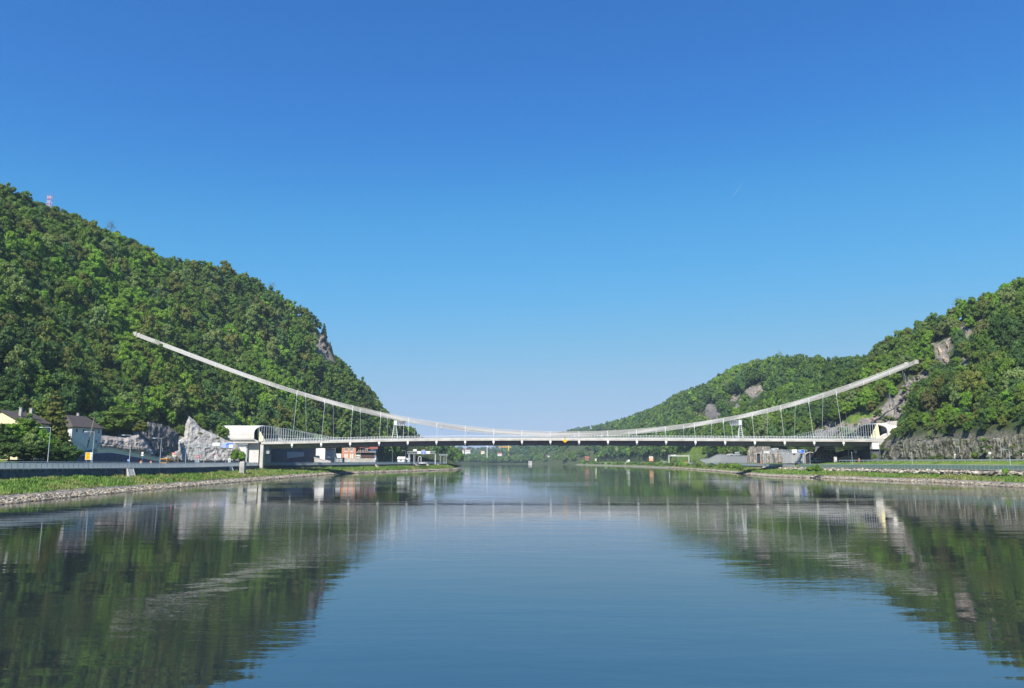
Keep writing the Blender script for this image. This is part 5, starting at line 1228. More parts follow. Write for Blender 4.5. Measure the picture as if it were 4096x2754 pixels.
bt_ = [(.06, .42, .14, .22, WSIGN), (.06, .36, .34, .44, WSIGN), (.06, .38, .55, .64, WSIGN), (.06, .38, .75, .84, WSIGN), (.60, .95, .32, .92, WSIGN), (.66, .74, .42, .5, DARKM), (.68, .88, .58, .66, DARKM), (.46, .54, .55, .68, WSIGN)]
gantry(None, 345, lroad(345), 'long lattice sign gantry with blue direction board over the left riverside road', (750, 991, 1777, 1789, ), [(888, 934, 1772, 1793, BLUE, bt_), (850, 879, 1772, 1785, WSIGN, [(.15, .85, .4, .5, GALV), (.2, .8, .7, .78, GALV)])],
       [(781, 2.6), (788, 4), (795, 5), (985, 5)], boxes=[(758, 765, 1790, 1795, DARKM), (831, 840, 1791, 1796, DARKM), (858, 868, 1791, 1796, DARKM), (884, 894, 1791, 1796, DARKM), (915, 925, 1791, 1796, DARKM)])
t2 = [(.2, .8, .2, .3, WSIGN), (.25, .75, .5, .58, WSIGN), (.25, .7, .7, .78, WSIGN)]; t3 = [(.12, .16, .2, .8, DARKM), (.3, .8, .35, .42, GALV), (.3, .8, .6, .67, GALV)]
gantry(None, 545, lroad(545), 'far sign gantry with a blue board between two white boards near the spit', (1630, 1742, 1807, 1815.5), [(1669, 1684, 1806, 1816, WSIGN, t3), (1685, 1703, 1805, 1817.5, BLUE, t2), (1704, 1720, 1805.5, 1816, WSIGN, t3)],
       [(1634, 2.4), (1638, 2.6), (1654, 1.6), (1659, 1.6), (1741, 4)], boxes=[(1653, 1667, 1798.5, 1805.5, WSIGN), (1686, 1701, 1800, 1804.5, mat('grey_panel', (.33, .34, .35), .6))])
gantry(None, 590, lroad(590), 'small faraway gantry near the end of the left wall', (1757, 1791, 1818, 1822), [], [(1761, 1.6), (1776, 1.4), (1785, 1.6)])
gantry(None, 760, 5.4, 'plain white portal gantry over the far right road', (2674, 2758, 1822, 1826), [], [(2676, 2.2), (2756, 2.2)], mt=WHITE, boxes=[(2684, 2704, 1820, 1824, WHITE)])
gantry(None, 470, 5.5, 'sign gantry with white and blue boards before the right stone wall', (3053, 3261, 1801, 1814), [(3168, 3188, 1799, 1813.5, WSIGN, [(.15, .22, .3, .8, DARKM), (.35, .85, .35, .42, GALV), (.35, .85, .6, .67, GALV)]), (3195, 3218, 1799.5, 1814.5, BLUE, [(.1, .4, .15, .22, WSIGN), (.1, .4, .38, .45, WSIGN), (.1, .55, .6, .67, WSIGN), (.75, .9, .75, .85, WSIGN)])],
       [(3055, 2.4), (3062, 1.6), (3082, 2), (3144, 3), (3168, 3), (3214, 5)])
gantry(None, 400, rroad(400), 'pale gantry beam crossing the dark underpass below the right deck end', (3300, 3473, 1790, 1799), [(3369, 3473, 1789, 1798.5, mat('pale_beam', (.40, .38, .34), .7), [(.02, .98, .45, .5, GALV)])], [(3397, 3), (3424, 2.2), (3470, 2)],
       boxes=[(3418, 3425, 1801, 1814, WSIGN), (3384, 3391, 1781, 1787, WSIGN), (3436, 3443, 1781, 1787, WSIGN), (3454, 3462, 1798.6, 1803, WSIGN)])
# ---- stone retaining walls with openings on the right bank
STW = mat('pale_rubble_masonry', (.50, .49, .47), .9, .18, 1.6, bump=.08, bscale=3)
def prof_wall(prof, bot, name, label, th=3):
    """prof=[(px,py_top,Y)], bottom py"""
    o = P(prof[0][0], bot, prof[0][2]); g = empty(name, o, 0, label, 'retaining wall'); m = MB(); n = len(prof); zb = 4.3
    for px, py, Y in prof:
        p = P(px, py, Y); m.v += [(p.x, Y, zb), (p.x, Y, p.z), (p.x + th, Y + th * .6, p.z), (p.x + th, Y + th * .6, zb)]
    for k in range(n - 1):
        for i in range(4): j = (i + 1) % 4; m.f.append((4 * k + i, 4 * k + j, 4 * k + 4 + j, 4 * k + 4 + i))
    m.f.append((0, 1, 2, 3)); m.f.append((4 * n - 1, 4 * n - 2, 4 * n - 3, 4 * n - 4))
    m.build('masonry', STW, g, origin=o)
    c = MB()
    for (a, b, Ya), (a2, b2, Yb) in zip(prof[:-1], prof[1:]):
        p = P(a, b, Ya); q = P(a2, b2, Yb); c.hexa([(p.x - .12, Ya - .12, p.z + .003), (q.x - .12, Yb - .12, q.z + .003), (q.x + .5, Yb + .3, q.z + .003), (p.x + .5, Ya + .3, p.z + .003), (p.x - .12, Ya - .12, p.z + .25), (q.x - .12, Yb - .12, q.z + .25), (q.x + .5, Yb + .3, q.z + .25), (p.x + .5, Ya + .3, p.z + .25)])
    c.build('coping', CONC, g, origin=o)
    return g, o
def on_wall(g, o, px0, px1, py0, py1, prof, name, mt, off=.1, dep=.2):
    f = lambda px: float(np.interp(px, [q[0] for q in prof], [q[2] for q in prof]))
    a = P(px0, py1, f(px0)); b = P(px1, py0, f(px1)); m = MB()
    m.hexa([(a.x, a.y - off, a.z), (b.x, b.y - off, a.z), (b.x, b.y + dep, a.z), (a.x, a.y + dep, a.z), (a.x, a.y - off, b.z), (b.x, b.y - off, b.z), (b.x, b.y + dep, b.z), (a.x, a.y + dep, b.z)])
    return m.build(name, mt, g, origin=o)
PA = [(2800, 1838, 680), (2838, 1833.5, 655), (2864, 1820.5, 640), (2883, 1817, 630), (2908, 1819, 615), (2909, 1823.5, 614), (3002, 1824, 562)]
g, o = prof_wall(PA, 1852, 'masonry_wall', 'long pale stone retaining wall with a curved top and four small dark windows')
for px in (2920, 2939, 2957, 2977): on_wall(g, o, px, px + 7, 1826, 1830, PA, 'window', GLASS, .1)
for a in ((2915, 2934, 1815, 1821), (2935, 2968, 1817, 1822), (2943, 2960, 1808, 1815)): on_wall(g, o, *a, PA, 'rooftop_container', WHITE, -.8, 3)
PB = [(3084, 1803.5, 505), (3125, 1804, 492), (3160, 1810, 482), (3213, 1812, 470)]
g, o = prof_wall(PB, 1849, 'masonry_wall', 'pale stone retaining wall behind the sign gantry with boxes on its top')
for px in (3088, 3111, 3172, 3201): on_wall(g, o, px, px + 9, 1815.5, 1820, PB, 'window', GLASS if px != 3201 else RED, .1)
for a in ((3091, 3115, 1793, 1802), (3084.5, 3126, 1802.5, 1809), ): on_wall(g, o, *a, PB, 'rooftop_container', WHITE, -.4, 3)
p = P(3067, 1810, 500); MB().bb(p.x - 1.8, p.x + 1.8, 500, 502, p.z - .7, p.z + .7).build('rooftop_container', WHITE, g, origin=o)
# arched doorway in concrete
def arch_portal(px0, px1, py0, py1, Y, zg, label, dark, frame, name='arched_doorway', rise=.45, over=1.25):
    a = P(px0, py1, Y); b = P(px1, py0, Y); W = b.x - a.x; c = (a.x + b.x) / 2; H = b.z - zg; g = empty(name, (c, Y, zg), 0, label, 'tunnel mouth')
    r = W / 2; hs = H - W * rise; out = []; inn = []
    N = 14
    inn = [(-r, -.5)] + [(-r * math.cos(math.pi * i / N), hs + W * rise * math.sin(math.pi * i / N)) for i in range(N + 1)] + [(r, -.5)]
    R = r * over; out = [(-R, -.5)] + [(-R * math.cos(math.pi * i / N), hs + (W * rise + r * (over - 1)) * math.sin(math.pi * i / N)) for i in range(N + 1)] + [(R, -.5)]
    m = MB(); n = len(inn)
    for y in (-.6, .6):
        for x, z in inn: m.v.append((x, y, z))
        for x, z in out: m.v.append((x, y, z))
    for i in range(n - 1):
        for lay in (0, 2 * n): m.f.append((lay + i, lay + i + 1, lay + n + i + 1, lay + n + i))
        m.f.append((i, i + 1, 2 * n + i + 1, 2 * n + i)); m.f.append((n + i, n + i + 1, 3 * n + i + 1, 3 * n + i))
    m.f.append((0, n, 3 * n, 2 * n)); m.f.append((n - 1, 2 * n - 1, 4 * n - 1, 3 * n - 1))
    m.build('arch_frame', frame, g)
    MB().prism([(x * .999, z) for x, z in inn], .3, .5, 'y').build('mouth_shade_panel', dark, g)  # near-black panel closes the arch in place of the shade inside the tunnel
    return g
UD = MATS['underpass_shade']
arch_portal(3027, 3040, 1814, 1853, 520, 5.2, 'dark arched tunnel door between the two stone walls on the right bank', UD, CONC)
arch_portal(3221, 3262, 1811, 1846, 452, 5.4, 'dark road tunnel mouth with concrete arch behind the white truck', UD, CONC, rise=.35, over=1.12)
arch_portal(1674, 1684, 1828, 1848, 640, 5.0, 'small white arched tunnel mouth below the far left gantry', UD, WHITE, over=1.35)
# rock outcrops
def rock_obj(px0, px1, py0, py1, Y, label, seed, mt=None):
    a = P(px0, py1, Y); b = P(px1, py0, Y); W = (b.x - a.x) / 2; H = b.z - a.z; iv, if_ = ico(5)
    V = iv.copy(); n = np.array([1 + .38 * mnoise.fractal(Vector(tuple(v * np.array([1.9, 1.9, .9]) + seed)), 1, 2, 5) + .05 * mnoise.cell(Vector(tuple(v * 7 + seed))) for v in iv])
    V = V * n[:, None]; V = np.sign(V) * np.abs(V) ** .85 * np.array([W, max(W * .7, 3), H * .98]); 
    g = empty('rock_outcrop', ((a.x + b.x) / 2, Y + 2, a.z - .2), 0, label, 'rock')
    link('rock_mass', np_mesh('rock_mass', V, if_, mt or ROCKM), g)
def rock_mat():
    m = mat('grey_rock', (.14, .13, .12), .95, 0, 1); nt = m.node_tree; nd = nt.nodes; b = nd['Principled BSDF']
    tc = nd.new('ShaderNodeTexCoord'); mp = nd.new('ShaderNodeMapping'); mp.inputs['Scale'].default_value = (1, 1, .4); nt.links.new(tc.outputs['Object'], mp.inputs[0])
    n = nd.new('ShaderNodeTexNoise'); n.inputs['Scale'].default_value = .9; n.inputs['Detail'].default_value = 9; n.inputs['Distortion'].default_value = 1; nt.links.new(mp.outputs[0], n.inputs[0])
    r = nd.new('ShaderNodeValToRGB'); e = r.color_ramp.elements; e[0].position = .32; e[0].color = (.07, .062, .055, 1); e[1].position = .7; e[1].color = (.42, .38, .32, 1); nt.links.new(n.outputs['Fac'], r.inputs[0]); nt.links.new(r.outputs[0], b.inputs['Base Color'])
    bp = nd.new('ShaderNodeBump'); bp.inputs['Distance'].default_value = .6; nt.links.new(n.outputs['Fac'], bp.inputs['Height']); nt.links.new(bp.outputs[0], b.inputs['Normal']); return m
ROCKM = rock_mat()
rock_obj(3258, 3352, 1786, 1852, 408, 'craggy grey rock between the tunnel mouth and the dark underpass', 3.1)
rock_obj(2996, 3032, 1782, 1856, 540, 'craggy rock face left of the arched tunnel door', 8.3)
rock_obj(3044, 3086, 1776, 1852, 520, 'craggy rock face right of the arched tunnel door', 5.7)
rock_obj(3100, 3130, 1800, 1850, 478, 'brown rock rib showing through the stone wall behind the gantry', 9.9)
rock_obj(610, 690, 1822, 1850, 318, 'low pale rock heap behind the yellow truck', 2.2)
# ---- vehicles
def car(px, Y, zg, col, rz, label, name='parked_car', group=None, s=1.0, kind='car'):
    g = empty(name, (P(px, 1850, Y).x, Y, zg), rz, label, 'car', group); g.scale = (s, s, s)
    pt = mat('car_paint_' + col[0], col[1], .3, spec=.6)
    m = MB().prism([(-2.1, .35), (2.15, .35), (2.2, .75), (1.9, .92), (1.1, 1.0), (-1.9, 1.0), (-2.15, .8)], -.86, .86, 'x')
    m.v = [(y, x, z) if False else (x, y, z) for x, y, z in m.v]
    m.build('body', pt, g, bevel=.06)
    MB().hexa([(-.8, -1.75, .98), (.8, -1.75, .98), (.8, 1.2, .98), (-.8, 1.2, .98), (-.66, -1.35, 1.46), (.66, -1.35, 1.46), (.66, .35, 1.46), (-.66, .35, 1.46)]).build('window_band', GLASS, g)
    MB().bb(-.64, .64, -1.3, .3, 1.462, 1.50).build('roof', pt, g)
    for sx in (-.8, .8):
        for sy in (-1.35, 1.4): w_ = MB().tube((sx - .1, sy, .33), (sx + .1, sy, .33), .33, .33, 12).build('wheel', BLACK, g); MB().tube((sx - .115, sy, .33), (sx + .115, sy, .33), .18, .18, 8).build('rim', GALV, w_)
    for sx in (-.6, .6):
        MB().bb(sx - .16, sx + .16, 2.14, 2.22, .62, .78).build('headlight', WSIGN, g); MB().bb(sx - .16, sx + .16, -2.17, -2.11, .62, .8).build('tail_light', RED, g)
    return g
DK = ('dark', (.02, .025, .035)); BL = ('dark_blue', (.02, .05, .14)); WC = ('white', (.75, .75, .75)); SV = ('silver', (.4, .42, .45)); TQ = ('teal_white', (.55, .7, .72))
for px, Y, c, rz, lb in [(725, 262, DK, 2.0, 'dark car in front of the white concrete cliff, left of the gantry legs'), (792, 272, SV, .3, 'silver car partly hidden behind the gantry legs'), (886, 308, BL, 1.6, 'dark blue car just left of the message box, nose to the left'),
                         (902, 314, DK, 1.6, 'dark car close behind the blue one, by the message box'), (950, 340, BL, 1.6, 'dark blue car right of the message box in front of the dark bush'), (1107, 418, WC, 1.6, 'white car half hidden by the railing under the bridge'),
                         (1262, 460, TQ, 1.6, 'pale teal car leaving the underpass beside the ramp wall'), (1277, 464, BL, 1.6, 'dark blue car right behind the pale teal car'), (1518, 520, DK, .2, 'dark van-like car right of the timber wing'),
                         (1688, 560, WC, 1.6, 'white car beneath the far blue sign gantry'), (1698, 566, SV, 1.6, 'silver car beneath the far blue sign gantry, right of the white one')]:
    car(px, Y, lroad(Y), c, rz, lb, group=None)
for px, Y, c, rz, lb in [(3524, 352, BL, 1.5, 'dark blue parked car under the right abutment beside the round sign'), (3400, 386, DK, 1.5, 'dark car in the shade of the right underpass'), (3195, 458, BL, 1.6, 'dark blue car in front of the tunnel mouth left of the truck'),
                         (3471, 376, WC, 1.6, 'white car beside the parapet under the right deck end'), (2510, 1050, WC, 1.6, 'white car on the far right bank road left of the orange billboard'), (2660, 800, SV, 1.6, 'silver car left of the far white gantry'), (2745, 780, ('orange', (.6, .2, .06)), 1.6, 'orange car under the far white gantry')]:
    car(px, Y, rroad(Y) if Y < 700 else 5.4, c, rz, lb)
TX = P(652, 1850, 268).x
g = empty('yellow_truck', (TX, 268, lroad(268)), math.radians(0), 'orange-yellow construction truck with dark load bed parked at the end of the ramp wall', 'truck')
YT = mat('truck_yellow', (.75, .32, .02), .4)
MB().hexa([(-1.25, 0, .6), (1.25, 0, .6), (1.25, 2.1, .6), (-1.25, 2.1, .6), (-1.2, .12, 1.75), (1.2, .12, 1.75), (1.2, 2.1, 2.9), (-1.2, 2.1, 2.9)]).bb(-1.2, 1.2, .3, 2.1, 1.75, 2.95).build('cab', YT, g, bevel=.05)
MB().hexa([(-1.1, .05, 1.75), (1.1, .05, 1.75), (1.1, .2, 1.75), (-1.1, .2, 1.75), (-1.0, .22, 2.75), (1.0, .22, 2.75), (1.0, .4, 2.75), (-1.0, .4, 2.75)]).build('windscreen', GLASS, g)
MB().bb(-.9, .9, -.08, -.003, .8, 1.15).build('grille', DARKM, g)
for sx in (-1.05, 1.05):
    MB().bb(sx - .18, sx + .18, -.05, .02, .62, .8).build('headlight', WSIGN, g)
    for sy in (1.1, 5.2, 6.4): w_ = MB().tube((sx - .14, sy, .5), (sx + .14, sy, .5), .5, .5, 12).build('wheel', BLACK, g); MB().tube((sx - .155, sy, .5), (sx + .155, sy, .5), .25, .25, 8).build('rim', GALV, w_)
MB().bb(-1.0, 1.0, 2.2, 7.4, .75, 1.05).build('chassis', DARKM, g)
MB().bb(-1.25, 1.25, 2.5, 7.4, 1.06, 2.3).build('load_bed', mat('rusty_brown', (.12, .09, .05), .8), g)
MB().tube((0, 2.4, 1.2), (.2, 2.8, 3.9), .18, .14, 6).tube((.2, 2.8, 3.9), (2.2, 6.4, 3.2), .14, .10, 6).build('crane_arm', CONC, g)
m = MB(); sx0 = P(684, 1850, 272).x
g = empty('scaffold_frame', (sx0, 274, lroad(272)), 0, 'dark scaffold-like frame stacked behind the yellow truck', 'frame')
for i in range(5):
    for j in (0, 1.6): m.tube((-1.9 + i * .95, j, 0), (-1.9 + i * .95, j, 3.2), .09, .09, 5)
for z in (.6, 1.5, 2.4, 3.15):
    for j in (0, 1.6): m.tube((-1.9, j, z), (1.9, j, z), .08, .08, 5)
m.build('frame', DARKM, g); MB().bb(-1.8, 1.8, .2, 1.4, .3, 2.9).build('stacked_boards', mat('rusty_brown', (.12, .09, .05), .8), g)
g = empty('white_truck', (P(3275, 1850, 405).x, 405, rroad(405)), 0, 'white truck with flat side bed leaving the right tunnel mouth', 'truck')
MB().bb(-1.35, 1.35, 0, 2.2, .55, 2.9).build('cab', WHITE, g, bevel=.1); MB().bb(-1.15, 1.15, -.04, -.003, 1.5, 2.4).build('windscreen', GLASS, g); MB().bb(-.8, .8, -.05, -.003, .7, 1.05).build('grille', DARKM, g)
MB().bb(-4.4, -1.5, .4, 2.6, .8, 2.0).build('load_bed', CONCP, g); MB().bb(-4.2, -1.7, .33, .397, 1.2, 1.3).bb(-4.2, -1.7, .33, .397, 1.55, 1.65).build('side_rail', GALV, g)
for x, y in ((-1.0, .8), (1.0, .8), (-2.1, 1.2), (-3.7, 1.2)): MB().tube((x - .15, y, .5), (x + .15, y, .5), .5, .5, 12).build('wheel', BLACK, g)
# ---- ramp wall, rails and fence on the left
WX = -133.2
rw = [(310, 1829), (345, 1822), (375, 1815), (440, 1812.5), (480, 1818), (520, 1826), (560, 1833), (600, 1841), (640, 1848)]
pts = []
for px, py in rw: Y = WX * (FPX / CT) / (px - 2048); pts.append((Y, P(px, py, Y).z))
o = (WX, 255, 4.6); g = empty('ramp_retaining_wall', o, 0, 'dark blue-grey retaining wall with humped top beside the left road', 'retaining wall')
m = MB()
for Y, z in pts: m.v += [(WX, Y, 4.0), (WX + .0, Y, z), (WX - .7, Y, z), (WX - .7, Y, 4.0)]
for k in range(len(pts) - 1):
    for i in range(4): j = (i + 1) % 4; m.f.append((4 * k + i, 4 * k + j, 4 * k + 4 + j, 4 * k + 4 + i))
m.f.append((0, 1, 2, 3)); n = 4 * len(pts); m.f.append((n - 1, n - 2, n - 3, n - 4))
m.build('wall', mat('dark_shotcrete', (.12, .125, .16), .9, .3, .8, bump=.2, bscale=1.5), g, origin=o)
MB().path([(WX - .3, Y, z + .05) for Y, z in pts], .22, 4).build('coping', CONCP, g, origin=o)
guard_rail([(WX - .3, Y, z + .1) for Y, z in pts], 1.5, 1.4, 'ramp_railing', 'green mesh railing following the humped top of the dark ramp wall', 'railing', PG, tip=.1)
o = (-137, 246, 9); q = [P(285, 1755, 236), P(322, 1772, 240), P(360, 1800, 244)]
g = empty('stair_railing', q[1], 0, 'pale green stair railing climbing to the white house', 'railing'); m = MB()
for d in (0, .45, .9): m.path([p + Vector((0, 0, -d)) for p in q], .05, 4)
for t in range(9): p = q[0].lerp(q[1], t / 4) if t < 4 else q[1].lerp(q[2], (t - 4) / 4); m.tube(p, p + Vector((0, 0, -1.3)), .05, .05, 4)
m.build('rail', mat('pale_green_steel', (.45, .52, .45), .5), g, origin=q[1])
q = [P(392, 1775, 262), P(440, 1778, 268), P(490, 1787, 275), P(590, 1795, 290)]
g = empty('wooden_fence', q[1], 0, 'weathered wooden rail fence below the pale sprayed-concrete slope', 'fence'); m = MB()
for d in (0, .7): m.path([p + Vector((0, 0, -d)) for p in q], .1, 4)
for a, b in zip(q[:-1], q[1:]):
    for t in (0, .33, .66): p = a.lerp(b, t); m.tube(p + Vector((0, 0, .15)), p + Vector((0, 0, -1.5)), .1, .1, 4)
m.build('rails', WOODG, g, origin=q[1])
a = P(378, 1670, 245); b = P(350, 1784, 243); g = empty('utility_pole', b, 0, 'old wooden utility pole leaning in front of the white house', 'pole')
MB().tube((0, 0, -.5), a - b, .17, .12, 7).build('pole', WOODG, g); MB().box(tuple((a - b) * .97), (1.2, .1, .1), .4).build('cross_arm', WOODG, g)
# red and white mast on the ridge
a = P(195, 775, 452); b = P(195, 840, 452); g = empty('radio_mast', b, 0, 'red and white lattice radio mast on the left ridge line', 'mast'); H = a.z - b.z
for k in range(6):
    m = MB(); z0, z1 = H * k / 6 * .8, H * (k + 1) / 6 * .8; w_ = .9
    for sx, sy in ((-w_, -w_), (w_, -w_), (w_, w_), (-w_, w_)): m.tube((sx, sy, z0), (sx, sy, z1), .12, .12, 4)
    m.tube((-w_, -w_, z0), (w_, -w_, z1), .07, .07, 4).tube((w_, w_, z0), (-w_, w_, z1), .07, .07, 4).tube((-w_, -w_, z1), (w_, -w_, z1), .08, .08, 4)
    m.build('lattice_section', mat('mast_red', (.65, .10, .10), .6) if k % 2 == 0 else WHITE, g)
MB().bb(-1.6, 1.6, -.1, .1, H * .76, H * .8).tube((-1.5, 0, H * .72), (-1.5, 0, H), .08, .08, 4).tube((1.5, 0, H * .72), (1.5, 0, H * .92), .08, .08, 4).tube((0, 0, H * .8), (0, 0, H * 1.0), .06, .06, 4).build('antenna', MATS['mast_red'], g)
# ---- small huts on the far left road, billboard
def hut(px0, px1, py0, py1, Y, wall, roof, label, name='small_house', R=1.5, D=6):
    a = P(px0, py1, Y); b = P(px1, py0, Y); W = b.x - a.x; H = (b.z - a.z); r = min(H * .4, R)
    g = empty(name, ((a.x + b.x) / 2, Y + D / 2, a.z), 0, label, 'house')
    MB().prism([(-D / 2, -3), (D / 2, -3), (D / 2, H - r), (0, H), (-D / 2, H - r)], -W / 2, W / 2, 'x').build('wall', wall, g)
    m = MB()
    for s in (-1, 1):
        a_ = [(-W / 2 - .3, s * (D / 2 + .3), H - r - .1), (W / 2 + .3, s * (D / 2 + .3), H - r - .1), (W / 2 + .3, 0, H + .05), (-W / 2 - .3, 0, H + .05)]; m.hexa(a_ + [(x, y, z + .2) for x, y, z in a_])
    m.build('roof', roof, g)
    for k in range(max(1, int(W / 3))):
        x = -W / 2 + W * (k + .5) / max(1, int(W / 3)); f = MB().bb(x - .5, x + .5, -D / 2 - .06, -D / 2 - .002, (H - r) * .35, (H - r) * .75).build('window', GLASS, g)
    return g
hut(1590, 1618, 1829, 1849, 575, WHITE, WHITE, 'low white shed left of the far sign gantry', 'white_shed')
hut(1618, 1638, 1834, 1850, 580, CONCP, CONC, 'low grey shed just left of the far gantry legs', 'grey_shed')
hut(1840, 1856, 1799, 1813, 2500, WHITE, REDT, 'white house with red roof on the far hillside, left one of a pair', R=3, D=10)
hut(1860, 1881, 1798, 1814, 2520, WHITE, REDT, 'white house with red roof on the far hillside, right one of a pair', R=3, D=10)
hut(1924, 1938, 1801, 1814, 2400, YH, TILE, 'cream house on the far hillside above the river trees', R=3, D=9)
hut(1990, 2008, 1812, 1822, 2250, WHITE, REDT, 'low white house left of the yellow tower crane', R=3, D=9)
hut(2183, 2199, 1819, 1836, 1880, YH, TILE, 'yellow house among trees on the far right bank', R=3, D=10)
hut(2340, 2356, 1827, 1841, 1480, mat('red_house', (.28, .14, .10), .8), REDT, 'small red house near the far right shore', R=3, D=8)
hut(2380, 2386, 1832, 1839, 1400, YH, TILE, 'tiny yellow hut right of the small red house', R=1, D=4)
hut(2114, 2128, 1846, 1858.5, 1880, CONCP, CONC, 'small pale boathouse on the far shore', 'boathouse', R=1, D=6)
p = P(2034, 1806, 2300); g = empty('tower_crane', (p.x, 2300, p.z - 12), 0, 'yellow tower crane seen beneath the middle of the deck', 'crane'); k = 2300 / (FPX / CT); H = P(2034, 1788, 2300).z - (p.z - 12)
MB().bb(-1.3, 1.3, -1.3, 1.3, 0, H).build('mast', AMBER, g); MB().bb(-40 * k, 10 * k, -.8, .8, H - 1.5, H + .6).build('jib', AMBER, g); MB().bb(7 * k, 10 * k, -1.2, 1.2, H - 4, H - 1.5).build('counterweight', CONC, g); MB().bb(-1.5, 1.5, -1.5, 1.5, H + .6, H + 5).build('cab', YELW, g)
p = P(1948.5, 1822, 1900); H = P(1948.5, 1788, 1900).z - p.z; g = empty('light_mast', (p.x, 1900, p.z - 6), 0, 'tall white floodlight mast on the far bank left of the crane', 'mast'); MB().tube((0, 0, 0), (0, 0, H + 6), 1.0, .8, 8).build('pole', WHITE, g); MB().bb(-2, 2, -1, 1, H + 5, H + 8).build('lamp_head', WHITE, g)
sign(2597, 2612, 1827, 1845, 900, 5.0, 'orange and white billboard on the far right bank road', [(.03, .97, .35, .97, ORANGE)], 'billboard', text=[(.15, .85, .5, .57, WSIGN), (.15, .85, .68, .74, WSIGN), (.12, .88, .1, .25, ORANGE)])
sign(2511, 2519, 1840, 1846.5, 1000, 5.2, 'small white board left of the orange billboard', [(.05, .95, .05, .95, WSIGN)], 'billboard', posts=1)
# rockfall nets on the right slope
for k, (ps, lb) in enumerate([([(3613, 1502), (3622, 1518), (3636, 1533)], 'short grey rockfall net just below the right cable end'), ([(3516, 1556), (3535, 1582), (3562, 1600), (3580, 1622)], 'long grey rockfall net stepping down beside the pale rock rib'),
                              ([(3277, 1665), (3298, 1690), (3320, 1706), (3345, 1712)], 'grey rockfall net above the right wind screen'), ([(3880, 1548), (3900, 1560), (3975, 1545), (4060, 1532), (4096, 1532)], 'long rockfall fence on the slope at the right edge')]):
    qs = []
    for px, py in ps:
        best = None
        for Y in np.arange(300, 520, 4):
            for t in np.linspace(.02, .9, 45):
                x, z = hill(1, Y, t); a, b, d = proj(x, Y, z); e = abs(a - px) + abs(b - py)
                if best is None or e < best[0]: best = (e, Vector((x, Y - 3.5, z)))
        p = P(px, py, best[1].y); qs.append(p)
    g = empty('rockfall_net', qs[0], 0, lb, 'rockfall net'); m = MB(); n_ = MB()
    for i, q in enumerate(qs): m.tube(q + Vector((0, 0, -2)), q + Vector((-.8, -1, 3.2)), .12, .12, 5)
    m.build('post', GALV, g, origin=qs[0])
    for a, b in zip(qs[:-1], qs[1:]): n_.hexa([a, b, b + Vector((0, .05, 0)), a + Vector((0, .05, 0)), a + Vector((-.8, -1, 3.1)), b + Vector((-.8, -1, 3.1)), b + Vector((-.8, -.95, 3.1)), a + Vector((-.8, -.95, 3.1))])
    n_.build('net', panel_mat('net', (.25, .27, .27), .65) if 'net' not in bpy.data.materials else bpy.data.materials['net'], g, origin=qs[0])
# contrails high in the sky
CT_M = bpy.data.materials.new('contrail'); CT_M.use_nodes = True; _n = CT_M.node_tree; _b = _n.nodes['Principled BSDF']; _b.inputs['Base Color'].default_value = (.9, .92, .95, 1); _b.inputs['Roughness'].default_value = 1
_t = _n.nodes.new('ShaderNodeBsdfTransparent'); _x = _n.nodes.new('ShaderNodeMixShader'); _x.inputs[0].default_value = .92; _n.links.new(_b.outputs[0], _x.inputs[1]); _n.links.new(_t.outputs[0], _x.inputs[2]); _n.links.new(_x.outputs[0], _n.nodes['Material Output'].inputs[0])
for a, b, lb in [((1341, 1127), (1372, 1155), 'short white vapour trail above the end of the left ridge'), ((2975, 728), (2932, 786), 'faint thin vapour trail high in the right half of the sky')]:
    p = P(*a, 26000); q = P(*b, 26000); g = empty('vapour_trail', p, 0, lb, 'vapour trail'); MB().tube((0, 0, 0), q - p, 3, 9, 6).build('trail', CT_M, g)
